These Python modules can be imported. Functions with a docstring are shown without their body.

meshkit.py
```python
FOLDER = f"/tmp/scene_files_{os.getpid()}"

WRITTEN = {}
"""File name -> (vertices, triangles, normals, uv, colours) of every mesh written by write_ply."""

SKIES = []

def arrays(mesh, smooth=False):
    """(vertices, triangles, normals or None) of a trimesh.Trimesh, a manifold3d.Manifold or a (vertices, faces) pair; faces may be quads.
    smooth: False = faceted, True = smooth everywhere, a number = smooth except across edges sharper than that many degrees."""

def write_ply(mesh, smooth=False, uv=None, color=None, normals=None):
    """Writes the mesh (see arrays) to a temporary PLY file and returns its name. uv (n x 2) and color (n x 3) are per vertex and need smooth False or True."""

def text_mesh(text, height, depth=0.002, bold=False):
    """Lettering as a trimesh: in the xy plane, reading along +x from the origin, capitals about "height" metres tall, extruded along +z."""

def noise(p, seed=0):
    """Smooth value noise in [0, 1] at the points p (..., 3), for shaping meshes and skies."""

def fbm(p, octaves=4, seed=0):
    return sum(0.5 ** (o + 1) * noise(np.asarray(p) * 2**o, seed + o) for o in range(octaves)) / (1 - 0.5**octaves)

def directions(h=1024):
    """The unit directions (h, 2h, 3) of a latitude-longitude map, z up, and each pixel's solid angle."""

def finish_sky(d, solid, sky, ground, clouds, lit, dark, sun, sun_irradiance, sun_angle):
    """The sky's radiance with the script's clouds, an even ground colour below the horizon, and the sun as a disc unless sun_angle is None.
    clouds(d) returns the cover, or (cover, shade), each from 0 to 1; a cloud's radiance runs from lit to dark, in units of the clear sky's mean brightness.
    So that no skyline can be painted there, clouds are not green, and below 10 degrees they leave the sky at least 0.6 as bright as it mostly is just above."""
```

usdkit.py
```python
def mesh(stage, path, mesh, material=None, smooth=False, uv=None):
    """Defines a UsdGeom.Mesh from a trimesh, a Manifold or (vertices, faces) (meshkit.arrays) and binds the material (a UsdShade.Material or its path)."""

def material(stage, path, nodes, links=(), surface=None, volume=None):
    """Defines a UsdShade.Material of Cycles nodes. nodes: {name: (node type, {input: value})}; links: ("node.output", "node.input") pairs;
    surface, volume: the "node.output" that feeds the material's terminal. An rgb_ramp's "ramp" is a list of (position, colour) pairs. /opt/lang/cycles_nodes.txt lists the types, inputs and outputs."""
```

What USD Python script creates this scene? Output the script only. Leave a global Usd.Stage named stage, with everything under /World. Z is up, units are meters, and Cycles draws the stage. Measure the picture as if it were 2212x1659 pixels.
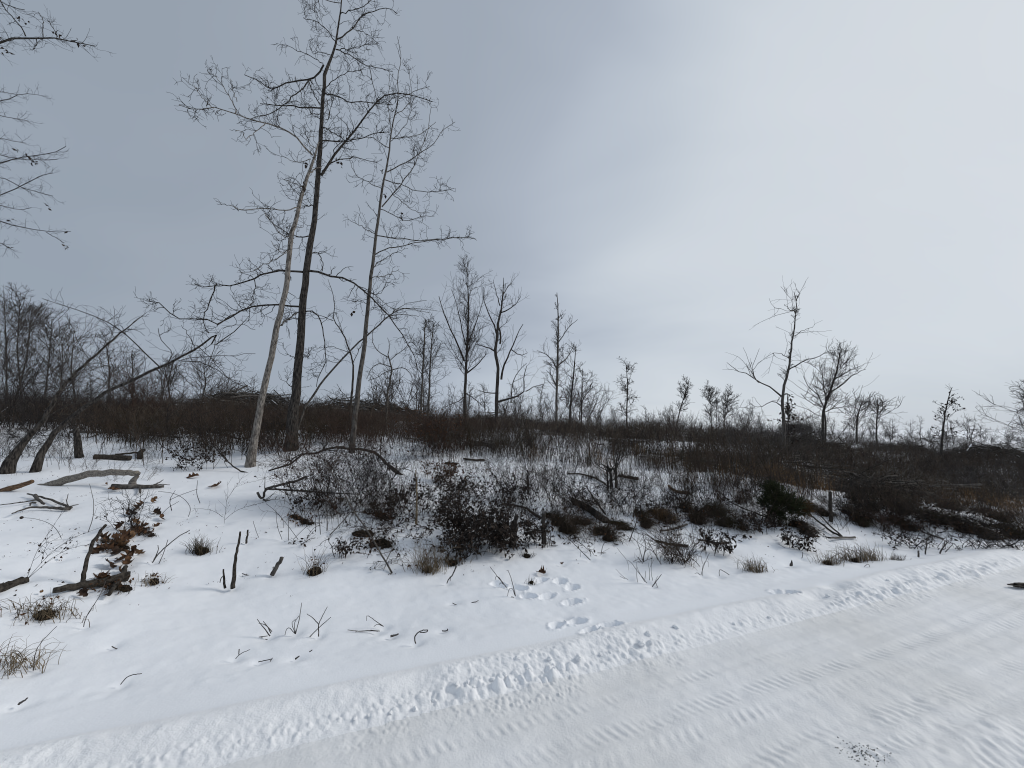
import math, numpy as np, trimesh, usdkit, meshkit
from pxr import Usd, UsdGeom, UsdLux, UsdShade, Sdf, Gf, Vt
from scipy.interpolate import RBFInterpolator, RectBivariateSpline

stage = Usd.Stage.CreateInMemory()
UsdGeom.SetStageUpAxis(stage, 'Z'); UsdGeom.SetStageMetersPerUnit(stage, 1.0)
world = UsdGeom.Xform.Define(stage, '/World'); stage.SetDefaultPrim(world.GetPrim())
UsdGeom.Scope.Define(stage, '/World/Looks')
rng = np.random.default_rng(20240117)

# ------------------------------------------------------------------ camera, sky, sun, exposure
EYE, PITCH, FPX = 1.6, math.radians(6.6), 833.0
cam = UsdGeom.Camera.Define(stage, '/World/camera')
cam.CreateFocalLengthAttr(13.0)
cam.CreateHorizontalApertureAttr(13.0 * 2212 / FPX); cam.CreateVerticalApertureAttr(13.0 * 1659 / FPX)
cam.CreateClippingRangeAttr(Gf.Vec2f(0.05, 5000))
cam.AddTranslateOp().Set(Gf.Vec3d(0, 0, EYE)); cam.AddRotateXOp().Set(90 + math.degrees(PITCH))
cam.CreateExposureAttr(0.0)

SUN_AZ, SUN_EL = math.radians(78), math.radians(33)       # azimuth from +y towards +x
sdir = np.array([math.sin(SUN_AZ) * math.cos(SUN_EL), math.cos(SUN_AZ) * math.cos(SUN_EL), math.sin(SUN_EL)])
sun = UsdLux.DistantLight.Define(stage, '/World/sun')
sun.CreateIntensityAttr(0.40); sun.CreateAngleAttr(14.0); sun.CreateColorAttr(Gf.Vec3f(1.0, 0.95, 0.88)); sun.CreateNormalizeAttr(True)
sun.AddRotateZOp().Set(-math.degrees(SUN_AZ)); sun.AddRotateXOp().Set(90 - math.degrees(SUN_EL)); sun.AddRotateYOp().Set(0)
M = {}
def sun_fix():
    sun.ClearXformOpOrder()
    q = Gf.Rotation(Gf.Vec3d(0, 0, 1), Gf.Vec3d(*sdir)); m = Gf.Matrix4d().SetRotate(q)
    sun.AddTransformOp(opSuffix='aim').Set(m)
sun_fix()
sky = UsdLux.DomeLight.Define(stage, '/World/sky'); sky.CreateIntensityAttr(1.0)
K = 10.0
sky_mat = usdkit.material(stage, '/World/Looks/sky_look', {
    'tc': ('texture_coordinate', {}),
    'sky': ('sky_texture', {'sky_type': 'single_scattering', 'sun_disc': False, 'sun_elevation': SUN_EL, 'sun_rotation': SUN_AZ}),
    'xyz': ('separate_xyz', {}),
    # flat cloud-deck coordinates
    'zz': ('math', {'math_type': 'add', 'value2': 0.38}), 'zc': ('math', {'math_type': 'maximum', 'value2': 0.05}),
    'px': ('math', {'math_type': 'divide'}), 'py': ('math', {'math_type': 'divide'}), 'pv': ('combine_xyz', {'z': 3.3}),
    'map': ('mapping', {'rotation': (0, 0, 0.55), 'scale': (0.5, 1.35, 1)}),
    'n1': ('noise_texture', {'scale': 1.15, 'detail': 6, 'roughness': 0.5, 'distortion': 0.8}),
    'n2': ('noise_texture', {'scale': 0.6, 'detail': 3, 'roughness': 0.45, 'distortion': 0.6}),
    # brightness grows towards the veiled sun
    'dot': ('vector_math', {'math_type': 'dot_product', 'vector2': (.942, .306, -.139)}),
    'base': ('map_range', {'from_min': -0.6, 'from_max': 1.0, 'to_min': 0.0, 'to_max': 1.0}),
    'c1': ('map_range', {'from_min': 0.3, 'from_max': 0.7, 'to_min': -0.09, 'to_max': 0.09}),
    'c2': ('map_range', {'from_min': 0.3, 'from_max': 0.7, 'to_min': -0.14, 'to_max': 0.14}),
    'hz': ('map_range', {'from_min': 0.02, 'from_max': 0.17, 'to_min': 1.0, 'to_max': 0.0, 'clamp': True}),
    'hx': ('map_range', {'from_min': 0.42, 'from_max': 0.72, 'to_min': 0.0, 'to_max': -0.24, 'clamp': True}), 'hor': ('math', {'math_type': 'multiply'}),
    's1': ('math', {'math_type': 'add'}), 's2': ('math', {'math_type': 'add'}), 's3': ('math', {'math_type': 'add'}),
    'ramp': ('rgb_ramp', {'ramp': [(0.0, (.315, .365, .432)), (.10, (.34, .388, .455)), (.33, (.355, .405, .478)), (.48, (.415, .467, .548)), (.58, (.485, .54, .618)), (.70, (.565, .62, .685)), (.80, (.63, .68, .735)), (1.0, (.69, .73, .77))]}),
    'gain': ('vector_math', {'math_type': 'scale', 'scale': K * 1.0}),
    'mix': ('mix_color', {'fac': 0.96}),
    'bg': ('background_shader', {'strength': 0.1}),
}, [('tc.generated', 'xyz.vector'), ('xyz.z', 'zz.value1'), ('zz.value', 'zc.value1'), ('xyz.x', 'px.value1'), ('zc.value', 'px.value2'),
    ('xyz.y', 'py.value1'), ('zc.value', 'py.value2'), ('px.value', 'pv.x'), ('py.value', 'pv.y'), ('pv.vector', 'map.vector'),
    ('map.vector', 'n1.vector'), ('pv.vector', 'n2.vector'), ('tc.generated', 'dot.vector1'), ('dot.value', 'base.value'),
    ('n1.fac', 'c1.value'), ('n2.fac', 'c2.value'), ('base.result', 's1.value1'), ('c1.result', 's1.value2'),
    ('s1.value', 's2.value1'), ('c2.result', 's2.value2'), ('xyz.z', 'hz.value'), ('xyz.x', 'hx.value'), ('hz.result', 'hor.value1'), ('hx.result', 'hor.value2'), ('s2.value', 's3.value1'), ('hor.value', 's3.value2'),
    ('s3.value', 'ramp.fac'), ('ramp.color', 'gain.vector1'), ('sky.color', 'mix.a'), ('gain.vector', 'mix.b'), ('mix.result', 'bg.color')],
    surface='bg.background')
UsdShade.MaterialBindingAPI.Apply(sky.GetPrim()).Bind(sky_mat)

def cd(prim, label=None, cat=None, group=None, kind=None):
    for k, v in (('label', label), ('category', cat), ('group', group), ('kind', kind)):
        if v: prim.SetCustomDataByKey(k, v)
    return prim
cd(sky.GetPrim(), 'veil of pale grey cloud, brighter towards the right', 'sky', kind='structure')

# ------------------------------------------------------------------ materials
def mat(name, c1, c2, scale=(30, 30, 8), rough=0.85, bump=0.4, detail=4, spec=0.2, trans=0.0, dist=0.02, lo=0.35, hi=0.65):
    nodes = {'g': ('geometry', {}), 'm': ('mapping', {'scale': scale}), 'n': ('noise_texture', {'scale': 1.0, 'detail': detail, 'roughness': 0.6}),
             'r': ('rgb_ramp', {'ramp': [(lo, c1), (hi, c2)]}), 'b': ('bump', {'strength': bump, 'distance': dist}),
             'p': ('principled_bsdf', {'roughness': rough, 'specular_ior_level': spec})}
    links = [('g.position', 'm.vector'), ('m.vector', 'n.vector'), ('n.fac', 'r.fac'), ('r.color', 'p.base_color'), ('n.fac', 'b.height'), ('b.normal', 'p.normal')]
    surf = 'p.BSDF'
    if trans:
        nodes['t'] = ('translucent_bsdf', {}); nodes['x'] = ('mix_closure', {'fac': trans})
        links += [('r.color', 't.color'), ('p.BSDF', 'x.closure1'), ('t.BSDF', 'x.closure2')]; surf = 'x.closure'
    M[name] = usdkit.material(stage, '/World/Looks/' + name, nodes, links, surface=surf)
mat('bark_dark', (.014, .012, .011), (.10, .088, .077), (42, 42, 9), dist=.03, bump=1.0, detail=7, lo=.4, hi=.68)
mat('bark_pale', (.045, .04, .036), (.26, .237, .213), (40, 40, 10), dist=.02, bump=.9, detail=7, lo=.36, hi=.62)
mat('bark_grey', (.035, .031, .028), (.13, .118, .105), (30, 30, 8), bump=.6)
mat('twig_dark', (.012, .010, .010), (.034, .029, .026), (20, 20, 20), bump=0)
mat('twig_grey', (.05, .044, .040), (.11, .098, .09), (20, 20, 20), bump=0)
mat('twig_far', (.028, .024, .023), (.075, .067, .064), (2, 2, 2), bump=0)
mat('red_cane', (.024, .015, .012), (.078, .046, .035), (6, 6, 6), bump=0)
mat('weed_brown', (.020, .014, .011), (.085, .063, .047), (4, 4, 4), bump=0)
mat('grass_tan', (.11, .082, .052), (.30, .235, .155), (9, 9, 9), bump=0, trans=.2)
mat('grass_gold', (.11, .062, .026), (.28, .17, .078), (7, 7, 7), bump=0, trans=.2)
mat('grass_dark', (.012, .009, .006), (.06, .044, .024), (25, 25, 25), bump=0)
mat('leaf_black', (.009, .008, .007), (.05, .033, .024), (22, 22, 22), rough=.6, bump=.2)
mat('leaf_brown', (.028, .015, .009), (.13, .066, .033), (26, 26, 26), rough=.7, bump=.5, trans=.12, dist=.006)
mat('leaf_dark', (.012, .008, .006), (.06, .034, .02), (26, 26, 26), rough=.7, bump=.5, dist=.006)
mat('leaf_tan', (.055, .032, .017), (.19, .108, .055), (26, 26, 26), rough=.7, bump=.5, trans=.12, dist=.006)
mat('soil', (.006, .005, .004), (.03, .022, .015), (60, 60, 60), bump=1, dist=.02)
mat('wood_grey', (.09, .08, .068), (.30, .27, .23), (50, 50, 50), bump=.8, dist=.01, detail=6)
mat('wood_weathered', (.05, .044, .04), (.21, .19, .168), (14, 14, 60), bump=.6, dist=.01)
mat('wood_brown', (.05, .03, .018), (.20, .125, .075), (20, 60, 60), bump=.7, dist=.01)
mat('log_dark', (.014, .012, .010), (.07, .06, .05), (30, 30, 30), bump=.9, dist=.02)
mat('juniper', (.010, .014, .006), (.040, .046, .018), (14, 14, 14), bump=0)
mat('juniper_rust', (.03, .018, .007), (.095, .055, .02), (14, 14, 14), bump=0)
mat('moss_grass', (.012, .011, .006), (.055, .046, .02), (22, 22, 22), bump=0)
mat('stone', (.07, .068, .066), (.22, .21, .2), (40, 40, 40), bump=.6)

def snow(name, c, bscale, bstr, bdist, mott=0.03, tint=(1, 1, 1)):
    a = tuple(np.clip(np.array(c) * (1 - mott) * np.array(tint), 0, 1)); b = tuple(np.clip(np.array(c) * (1 + mott * .5), 0, 1))
    M[name] = usdkit.material(stage, '/World/Looks/' + name, {
        'g': ('geometry', {}), 'n': ('noise_texture', {'scale': bscale, 'detail': 5, 'roughness': .6}),
        'n2': ('noise_texture', {'scale': 0.9, 'detail': 4}), 'r': ('rgb_ramp', {'ramp': [(.35, a), (.65, b)]}),
        'b': ('bump', {'strength': bstr, 'distance': bdist}), 'p': ('principled_bsdf', {'roughness': .62, 'specular_ior_level': .25})},
        [('g.position', 'n.vector'), ('g.position', 'n2.vector'), ('n2.fac', 'r.fac'), ('r.color', 'p.base_color'), ('n.fac', 'b.height'), ('b.normal', 'p.normal')], surface='p.BSDF')
snow('snow', (.84, .86, .89), 60, .25, .01)
snow('snow_broken', (.85, .86, .875), 90, .5, .012)
snow('snow_road', (.76, .77, .785), 70, .45, .01, mott=.07, tint=(1, .992, .97))

# ------------------------------------------------------------------ naming
used = {}
def numbered(parent, name):
    k = (str(parent), name); n = used.get(k, -1) + 1; used[k] = n
    return name if n == 0 else '%s_%03d' % (name, n)
ROOT = '/World'
def obj(name, mesh, m, parent=ROOT, smooth=True, base=None, kind=None, label=None):
    """ONE Mesh prim under parent; base: the parent's origin, taken off the points."""
    pp = parent if isinstance(parent, str) else str(parent.GetPath())
    v, f = mesh if isinstance(mesh, tuple) else (np.asarray(mesh.vertices), np.asarray(mesh.faces))
    if base is not None: v = v - np.asarray(base)
    p = usdkit.mesh(stage, pp + '/' + numbered(pp, name), (v, f), M[m], smooth=smooth).GetPrim()
    return cd(p, label=label, kind=kind)
def thing(name, label, cat, base, group=None, kind=None):
    x = UsdGeom.Xform.Define(stage, ROOT + '/' + numbered(ROOT, name)); x.AddTranslateOp().Set(Gf.Vec3d(*map(float, base)))
    return cd(x.GetPrim(), label, cat, group, kind)
def copy(first, loc, rz, s, label, group):
    name = first.GetName()
    was = first.GetCustomData()
    x = UsdGeom.Xform.Define(stage, ROOT + '/' + numbered(ROOT, name))
    p = x.GetPrim(); p.GetReferences().AddInternalReference(first.GetPath())
    p.GetAttribute('xformOp:translate').Set(Gf.Vec3d(*map(float, loc))); p.GetAttribute('xformOp:rotateZ').Set(float(rz)); p.GetAttribute('xformOp:scale').Set(Gf.Vec3f(float(s)))
    p.SetInstanceable(True)
    return cd(x.GetPrim(), label, was['category'], group)

# ------------------------------------------------------------------ pixels (of a 2212 x 1659 view) to world
CP, SP = math.cos(PITCH), math.sin(PITCH)
F = {'d': (0, 0, 1), 5: (295, 0, 1/3), 6: (295, 516, 1/3), 7: (0, 0, .3555), 8: (0, 590, .2333), 9: (885, 553, .2667), 10: (1475, 590, 1/3),
     1: (0, 811, .2667), 2: (516, 848, .2667), 3: (1032, 848, .2667), 4: (1622, 774, .2667), 11: (0, 1032, .3777), 12: (737, 1106, 1/3),
     13: (1475, 1106, 1/3), 14: (0, 995.4, .1778), 15: (811, 995.4, .1778), 16: (1179.7, 995.4, .1778), 17: (1548.4, 995.4, .1778)}
def px(pts, fr='d'):
    ox, oy, k = F[fr]; p = np.atleast_2d(np.asarray(pts, float)); return np.stack([ox + p[:, 0] * k, oy + p[:, 1] * k], 1)
def rays(q):
    a = (q[:, 0] - 1106) / FPX; b = -(q[:, 1] - 829.5) / FPX
    return np.stack([a, CP - b * SP, SP + b * CP], 1)
def at(q, depth):
    """World points on the rays through q at forward distance depth."""
    r = rays(np.atleast_2d(np.asarray(q, float))); return np.array([0, 0, EYE]) + r * (np.asarray(depth, float) / r[:, 1])[..., None]
def topx(w):
    w = np.asarray(w) - np.array([0, 0, EYE]); fw = w[..., 1] * CP + w[..., 2] * SP; up = -w[..., 1] * SP + w[..., 2] * CP
    return 1106 + FPX * w[..., 0] / fw, 829.5 - FPX * up / fw, fw

# ------------------------------------------------------------------ terrain
RU = np.array([math.sin(math.radians(70)), math.cos(math.radians(70))]); RV = np.array([-RU[1], RU[0]])   # along / across the road
CTRL = {  # column: (row, forward distance)
    -250: [(1330, 3.0), (1180, 4.0), (1060, 5.8), (1000, 7.6), (920, 13), (878, 24), (850, 42), (868, 90), (905, 300)],
    0: [(1440, 2.75), (1290, 3.4), (1130, 4.8), (1040, 6.3), (1000, 7.8), (930, 13), (892, 24), (868, 42), (880, 90), (908, 300)],
    220: [(1360, 3.25), (1240, 4.0), (1130, 5.0), (1045, 6.4), (1003, 8), (935, 13.5), (896, 24), (872, 40), (884, 90), (908, 300)],
    430: [(1300, 3.8), (1180, 4.75), (1060, 6.5), (1012, 8.2), (965, 10.3), (930, 14), (897, 24), (878, 36), (888, 90), (910, 300)],
    640: [(1290, 3.95), (1190, 4.8), (1070, 6.6), (1015, 8.3), (970, 9.9), (930, 14), (905, 24), (890, 36), (897, 90), (912, 300)],
    880: [(1270, 4.15), (1180, 5.0), (1070, 6.8), (1010, 8.8), (965, 11), (935, 15), (915, 26), (905, 40), (907, 90), (916, 300)],
    1100: [(1240, 4.45), (1130, 6.0), (1040, 8.2), (995, 10), (955, 14), (932, 22), (920, 45), (918, 90), (921, 300)],
    1370: [(1210, 4.9), (1130, 6.1), (1040, 8.3), (1005, 10.5), (965, 15), (942, 25), (930, 50), (926, 100), (925, 300)],
    1640: [(1192, 5.28), (1110, 6.5), (1046, 7.9), (1035, 9.5), (985, 14.5), (960, 22), (943, 45), (932, 110), (927, 300)],
    1870: [(1162, 5.95), (1110, 6.8), (1072, 7.7), (1085, 9.5), (1020, 17), (975, 30), (948, 60), (936, 130), (930, 300)],
    2060: [(1170, 5.8), (1130, 6.4), (1100, 7.1), (1110, 9.0), (1050, 17), (985, 34), (952, 70), (938, 140), (931, 300)],
    2212: [(1188, 5.35), (1165, 5.7), (1148, 6.2), (1150, 8.0), (1070, 17), (995, 36), (955, 72), (940, 150), (932, 300)],
    2500: [(1178, 5.0), (1160, 5.6), (1155, 6.2), (1160, 8.5), (1080, 17), (1000, 36), (958, 72), (941, 150), (932, 300)]}
cw = np.array([at((X, Y), D)[0] for X, L in CTRL.items() for Y, D in L])
caz, clr = np.arctan2(cw[:, 0], cw[:, 1]), np.log(np.hypot(cw[:, 0], cw[:, 1]))
near_az = np.linspace(-1.15, 1.15, 16)
CA = np.concatenate([caz, near_az, near_az]); CL = np.concatenate([clr, np.full(16, math.log(1.0)), np.full(16, math.log(1.9))])
CZ = np.concatenate([cw[:, 2], np.zeros(32)])
SCL = 1.15
keep = ~((CL == math.log(1.9)) & (np.abs(CA) > 2))
rbf = RBFInterpolator(np.stack([CA * SCL, CL], 1)[keep], CZ[keep] / np.exp(CL[keep]), kernel='thin_plate_spline', smoothing=2e-5)
GA, GL = np.linspace(-1.2, 1.2, 190), np.linspace(math.log(.8), math.log(420), 260)
gg = np.stack(np.meshgrid(GA * SCL, GL, indexing='ij'), -1).reshape(-1, 2)
spl = RectBivariateSpline(GA, GL, rbf(gg).reshape(190, 260))
def sstep(x, a, b):
    t = np.clip((x - a) / (b - a), 0, 1); return t * t * (3 - 2 * t)
def wob(x, y): return meshkit.fbm(np.stack([x, y, 0 * x], -1), 3, 5)
def G(x, y):
    """Height of the ground without its finest relief."""
    x, y = np.asarray(x, float), np.asarray(y, float); r = np.maximum(np.hypot(x, y), .8); az = np.arctan2(x, y)
    h = spl.ev(np.clip(az, -1.2, 1.2), np.log(np.minimum(r, 420))) * np.minimum(r, 420)
    h = h * (1 - sstep(np.abs(az), 1.1, 2.2))
    v = x * RV[0] + y * RV[1]
    h = h * sstep(v, 2.75, 3.55)
    far = sstep(r, 4.5, 16)
    hum = (meshkit.fbm(np.stack([x * .9, y * .9, 0 * x + 7], -1), 3, 11) - .5)
    return h + hum * (.02 + .26 * far * (1 - sstep(r, 60, 200))) * sstep(v, 2.8, 3.8)
TT = np.exp(np.linspace(math.log(.9), math.log(400), 1500))
qa, ql = np.linspace(-1.15, 1.15, 460), np.linspace(math.log(.8), math.log(420), 640)
qA, qR = np.meshgrid(qa, np.exp(ql), indexing='ij'); quick = RectBivariateSpline(qa, ql, G((qR * np.sin(qA)).ravel(), (qR * np.cos(qA)).ravel()).reshape(qA.shape), kx=1, ky=1)
def hit(q):
    """Ground points seen through the pixels q."""
    r = rays(np.atleast_2d(np.asarray(q, float))); out = []
    for d in r:
        t = TT / d[1]; w = np.array([0, 0, EYE]) + d * t[:, None]; below = w[:, 2] < quick.ev(np.clip(np.arctan2(w[:, 0], w[:, 1]), -1.15, 1.15), np.log(np.clip(np.hypot(w[:, 0], w[:, 1]), .8, 419)))
        i = int(np.argmax(below)) if below.any() else 1200
        if i > 0 and below.any():
            a, b = t[max(i - 4, 0)], t[min(i + 3, len(t) - 1)]
            for _ in range(12):
                c = (a + b) / 2; p = np.array([0, 0, EYE]) + d * c
                if p[2] < G(p[0], p[1]): b = c
                else: a = c
            out.append(np.array([0, 0, EYE]) + d * a)
        else: out.append(w[i])
    return np.array(out)
FEET = px([(1290, 440), (1420, 445), (1145, 492), (1215, 545), (1335, 545), (1497, 585), (1395, 735), (1530, 708), (1612, 775), (1745, 742), (1500, 485), (1020, 470)], 12)
FEET = np.vstack([FEET, px([(650, 527), (705, 522)], 13)])
feet_w = None
from scipy.spatial import cKDTree
STEMS = np.array([(-7.24, 6), (-7.52, 5.62), (-6.32, 6.23), (-6.26, 4.98), (-4.36, 3.39), (-4.02, 3.56), (-3.6, 3.63), (-5.1, 7.74), (-5, 8.08), (-4.33, 6.72), (-1.31, 4.43), (-2.38, 5.22), (-3.99, 3.78), (-2.78, 4.05), (-2.85, 4.04), (-3.24, 4.9), (-2.56, 4.32), (-5.09, 4.52), (-5.01, 4.73), (-4.42, 3.69), (-3.86, 5.35), (-4.44, 5.47), (-2.9, 5.05), (-3.85, 4.32), (-2.98, 3.08), (-2.53, 2.7), (-2.9, 2.47), (-3.38, 3.24), (-3.17, 2.75), (-2.87, 4.31), (-1.96, 3.33), (-1.78, 3.37), (-1.57, 3.34), (-2.02, 3.03), (-1.82, 2.98), (-1.57, 3.01), (-1.09, 3.49), (-1.11, 3.41), (-0.74, 3.17), (-0.57, 3.38), (-0.56, 3.86), (-0.98, 3.33), (-0.06, 4.15), (0.03, 3.97), (-0.68, 4.25), (0.51, 5.27), (0.95, 4.87), (1.11, 5.02), (1.36, 5.37), (1.59, 5.46), (1.43, 4.31), (1.46, 4.22), (1.25, 4.38), (2.13, 4.54), (2.32, 4.54), (3.37, 4.88), (3.15, 5.59), (3.94, 5.44), (3.68, 5.12), (4.06, 5.14), (4.2, 4.82), (5.21, 5.16), (5.43, 5.29), (5.61, 5.28), (1.95, 5.44), (2.13, 5.78), (4.58, 5.77), (4.95, 6.66), (5.18, 7.01), (3.81, 7.54), (1.07, 7.02), (1.49, 7.88), (-0.17, 6.77), (3.08, 7.75), (2.33, 8.62), (1.24, 8.79), (6.28, 6.23), (2.56, 5.51), (-1.58, 9.26), (1.58, 4.85), (0.42, 5.32), (0, 5.21), (1.88, 7.74), (0.3, 7.41), (5.16, 6.46), (-1.35, 5.65), (-3.58, 4.63), (-2.15, 4.38), (-0.94, 4.51), (-0.69, 4.67), (-3.76, 3.28), (-3.36, 2.78), (-3.53, 3.98), (2.84, 4.72), (3.9, 4.97), (4.33, 5.08), (4.59, 5.13), (3.96, 6.9), (3.44, 5.96), (0.18, 4.93), (0.2, 4.26), (4.89, 5.11), (0.68, 5.84), (1.18, 5.7), (1.57, 5.9), (1.97, 6.03), (2.33, 6.23), (2.81, 6.18), (3.18, 6.18), (4.32, 5.99), (5.2, 6.72), (6.27, 7.12), (5.63, 6.51), (6.58, 6.8), (6.17, 6.33), (6.74, 6.38), (6.85, 6.12), (6.9, 5.87), (7.32, 5.89), (-1.73, 5.02), (-2.93, 5.55), (-1.9, 5.83), (-3.11, 6.35), (-2.35, 6.33), (-3.04, 5.93), (-1.94, 6.06), (-0.52, 5.28), (-1.06, 6.12), (-0.2, 7.01), (-0.22, 5.05), (-1.27, 7.78), (0.47, 7.57), (-0.32, 8.46), (1.74, 6.48), (0.81, 6.93), (3.2, 7), (2.05, 4.9), (3.68, 5.94), (3.84, 5.52), (2.59, 5.16), (5.53, 6.58), (5.69, 5.68), (6.28, 5.43), (6.59, 5.3), (-4.66, 4.89), (-1.97, 4.75), (5.85, 6.28), (4.99, 7.65), (4.15, 6.19), (-4.32, 4.42), (-4.85, 4.94), (-5.18, 5.53), (-4.82, 5.1), (-4.56, 4.88), (-4.64, 5.01), (-4.51, 4.69), (-4.44, 4.7), (-4.69, 4.6), (-4.47, 4.54), (-4.37, 4.38), (-4.35, 4.48), (-4.12, 4.13), (-4.09, 4.25), (-4.09, 4.32), (-4.09, 4.42), (-4.47, 4.35), (-4.49, 4.42), (-6.19, 6.14), (-5.29, 5.83), (-4.86, 5.46), (-4.66, 5.29), (-4.52, 5.07), (-5.13, 5.29), (-3.81, 3.62), (-3.9, 3.85), (-3.87, 3.9), (-3.59, 4.05), (-4.25, 4.33), (-3.99, 4.18), (-4.63, 4.68), (-4.69, 4.8), (-5.08, 5.32), (-3.76, 3.97), (-3.89, 3.78), (-3.95, 4.07), (-4.56, 4.97), (-6.55, 6.37), (-4.62, 4.12), (-4.1, 3.56), (-3.86, 3.68), (0.58, 4.73), (0.33, 4.48), (-5.11, 6.79), (-1.16, 4.56), (-5.92, 7.3), (-1.94, 5.78), (-2.66, 6.03), (-3.32, 2.83), (0.32, 5.68), (5.21, 4.18), (1.77, 2.15), (0.11, 2.74), (-0.34, 2.58), (0.26, 2.84), (0.28, 2.8), (1.05, 3.16), (0.95, 3.04), (1.03, 3.06), (0.46, 2.86), (-0.28, 2.61), (-0.12, 2.66), (-0.46, 2.49), (-0.56, 2.42), (-0.69, 2.39), (-0.05, 2.69), (0.03, 2.83), (1.31, 3.28), (1.82, 3.37), (2.18, 3.48), (-0.87, 2.34), (-0.8, 2.36), (0.62, 2.92), (0.69, 2.94), (0.02, 2.66), (-0.2, 2.64), (3.92, 4.24), (3.04, 3.92), (0.45, 3.52), (0.83, 3.37), (0.28, 2.75), (-0.24, 2.58)])   # where stems and tufts stand: the snow has sunk a little round each
def chunks(x, y, cell, seed):
    """Heights of rounded broken lumps of about the given size."""
    r = np.random.default_rng(seed); a, b = np.meshgrid(np.arange(-4, 14, cell), np.arange(0.5, 11, cell), indexing='ij'); p = np.stack([a.ravel(), b.ravel()], 1); p = p[np.abs(p @ RV - 2.6) < .6]
    p += r.uniform(-.5, .5, p.shape) * cell; h = r.random(len(p)) ** 1.7; rad = cell * r.uniform(.35, .75, len(p)); q = np.stack([x, y], 1); out = np.zeros(len(x)); m = np.abs(q @ RV - 2.6) < .55
    d, k = cKDTree(p).query(q[m], k=3); v = h[k] * np.sqrt(np.maximum(0, 1 - (d / rad[k]) ** 2)); out[m] = v.max(1); return out
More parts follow.
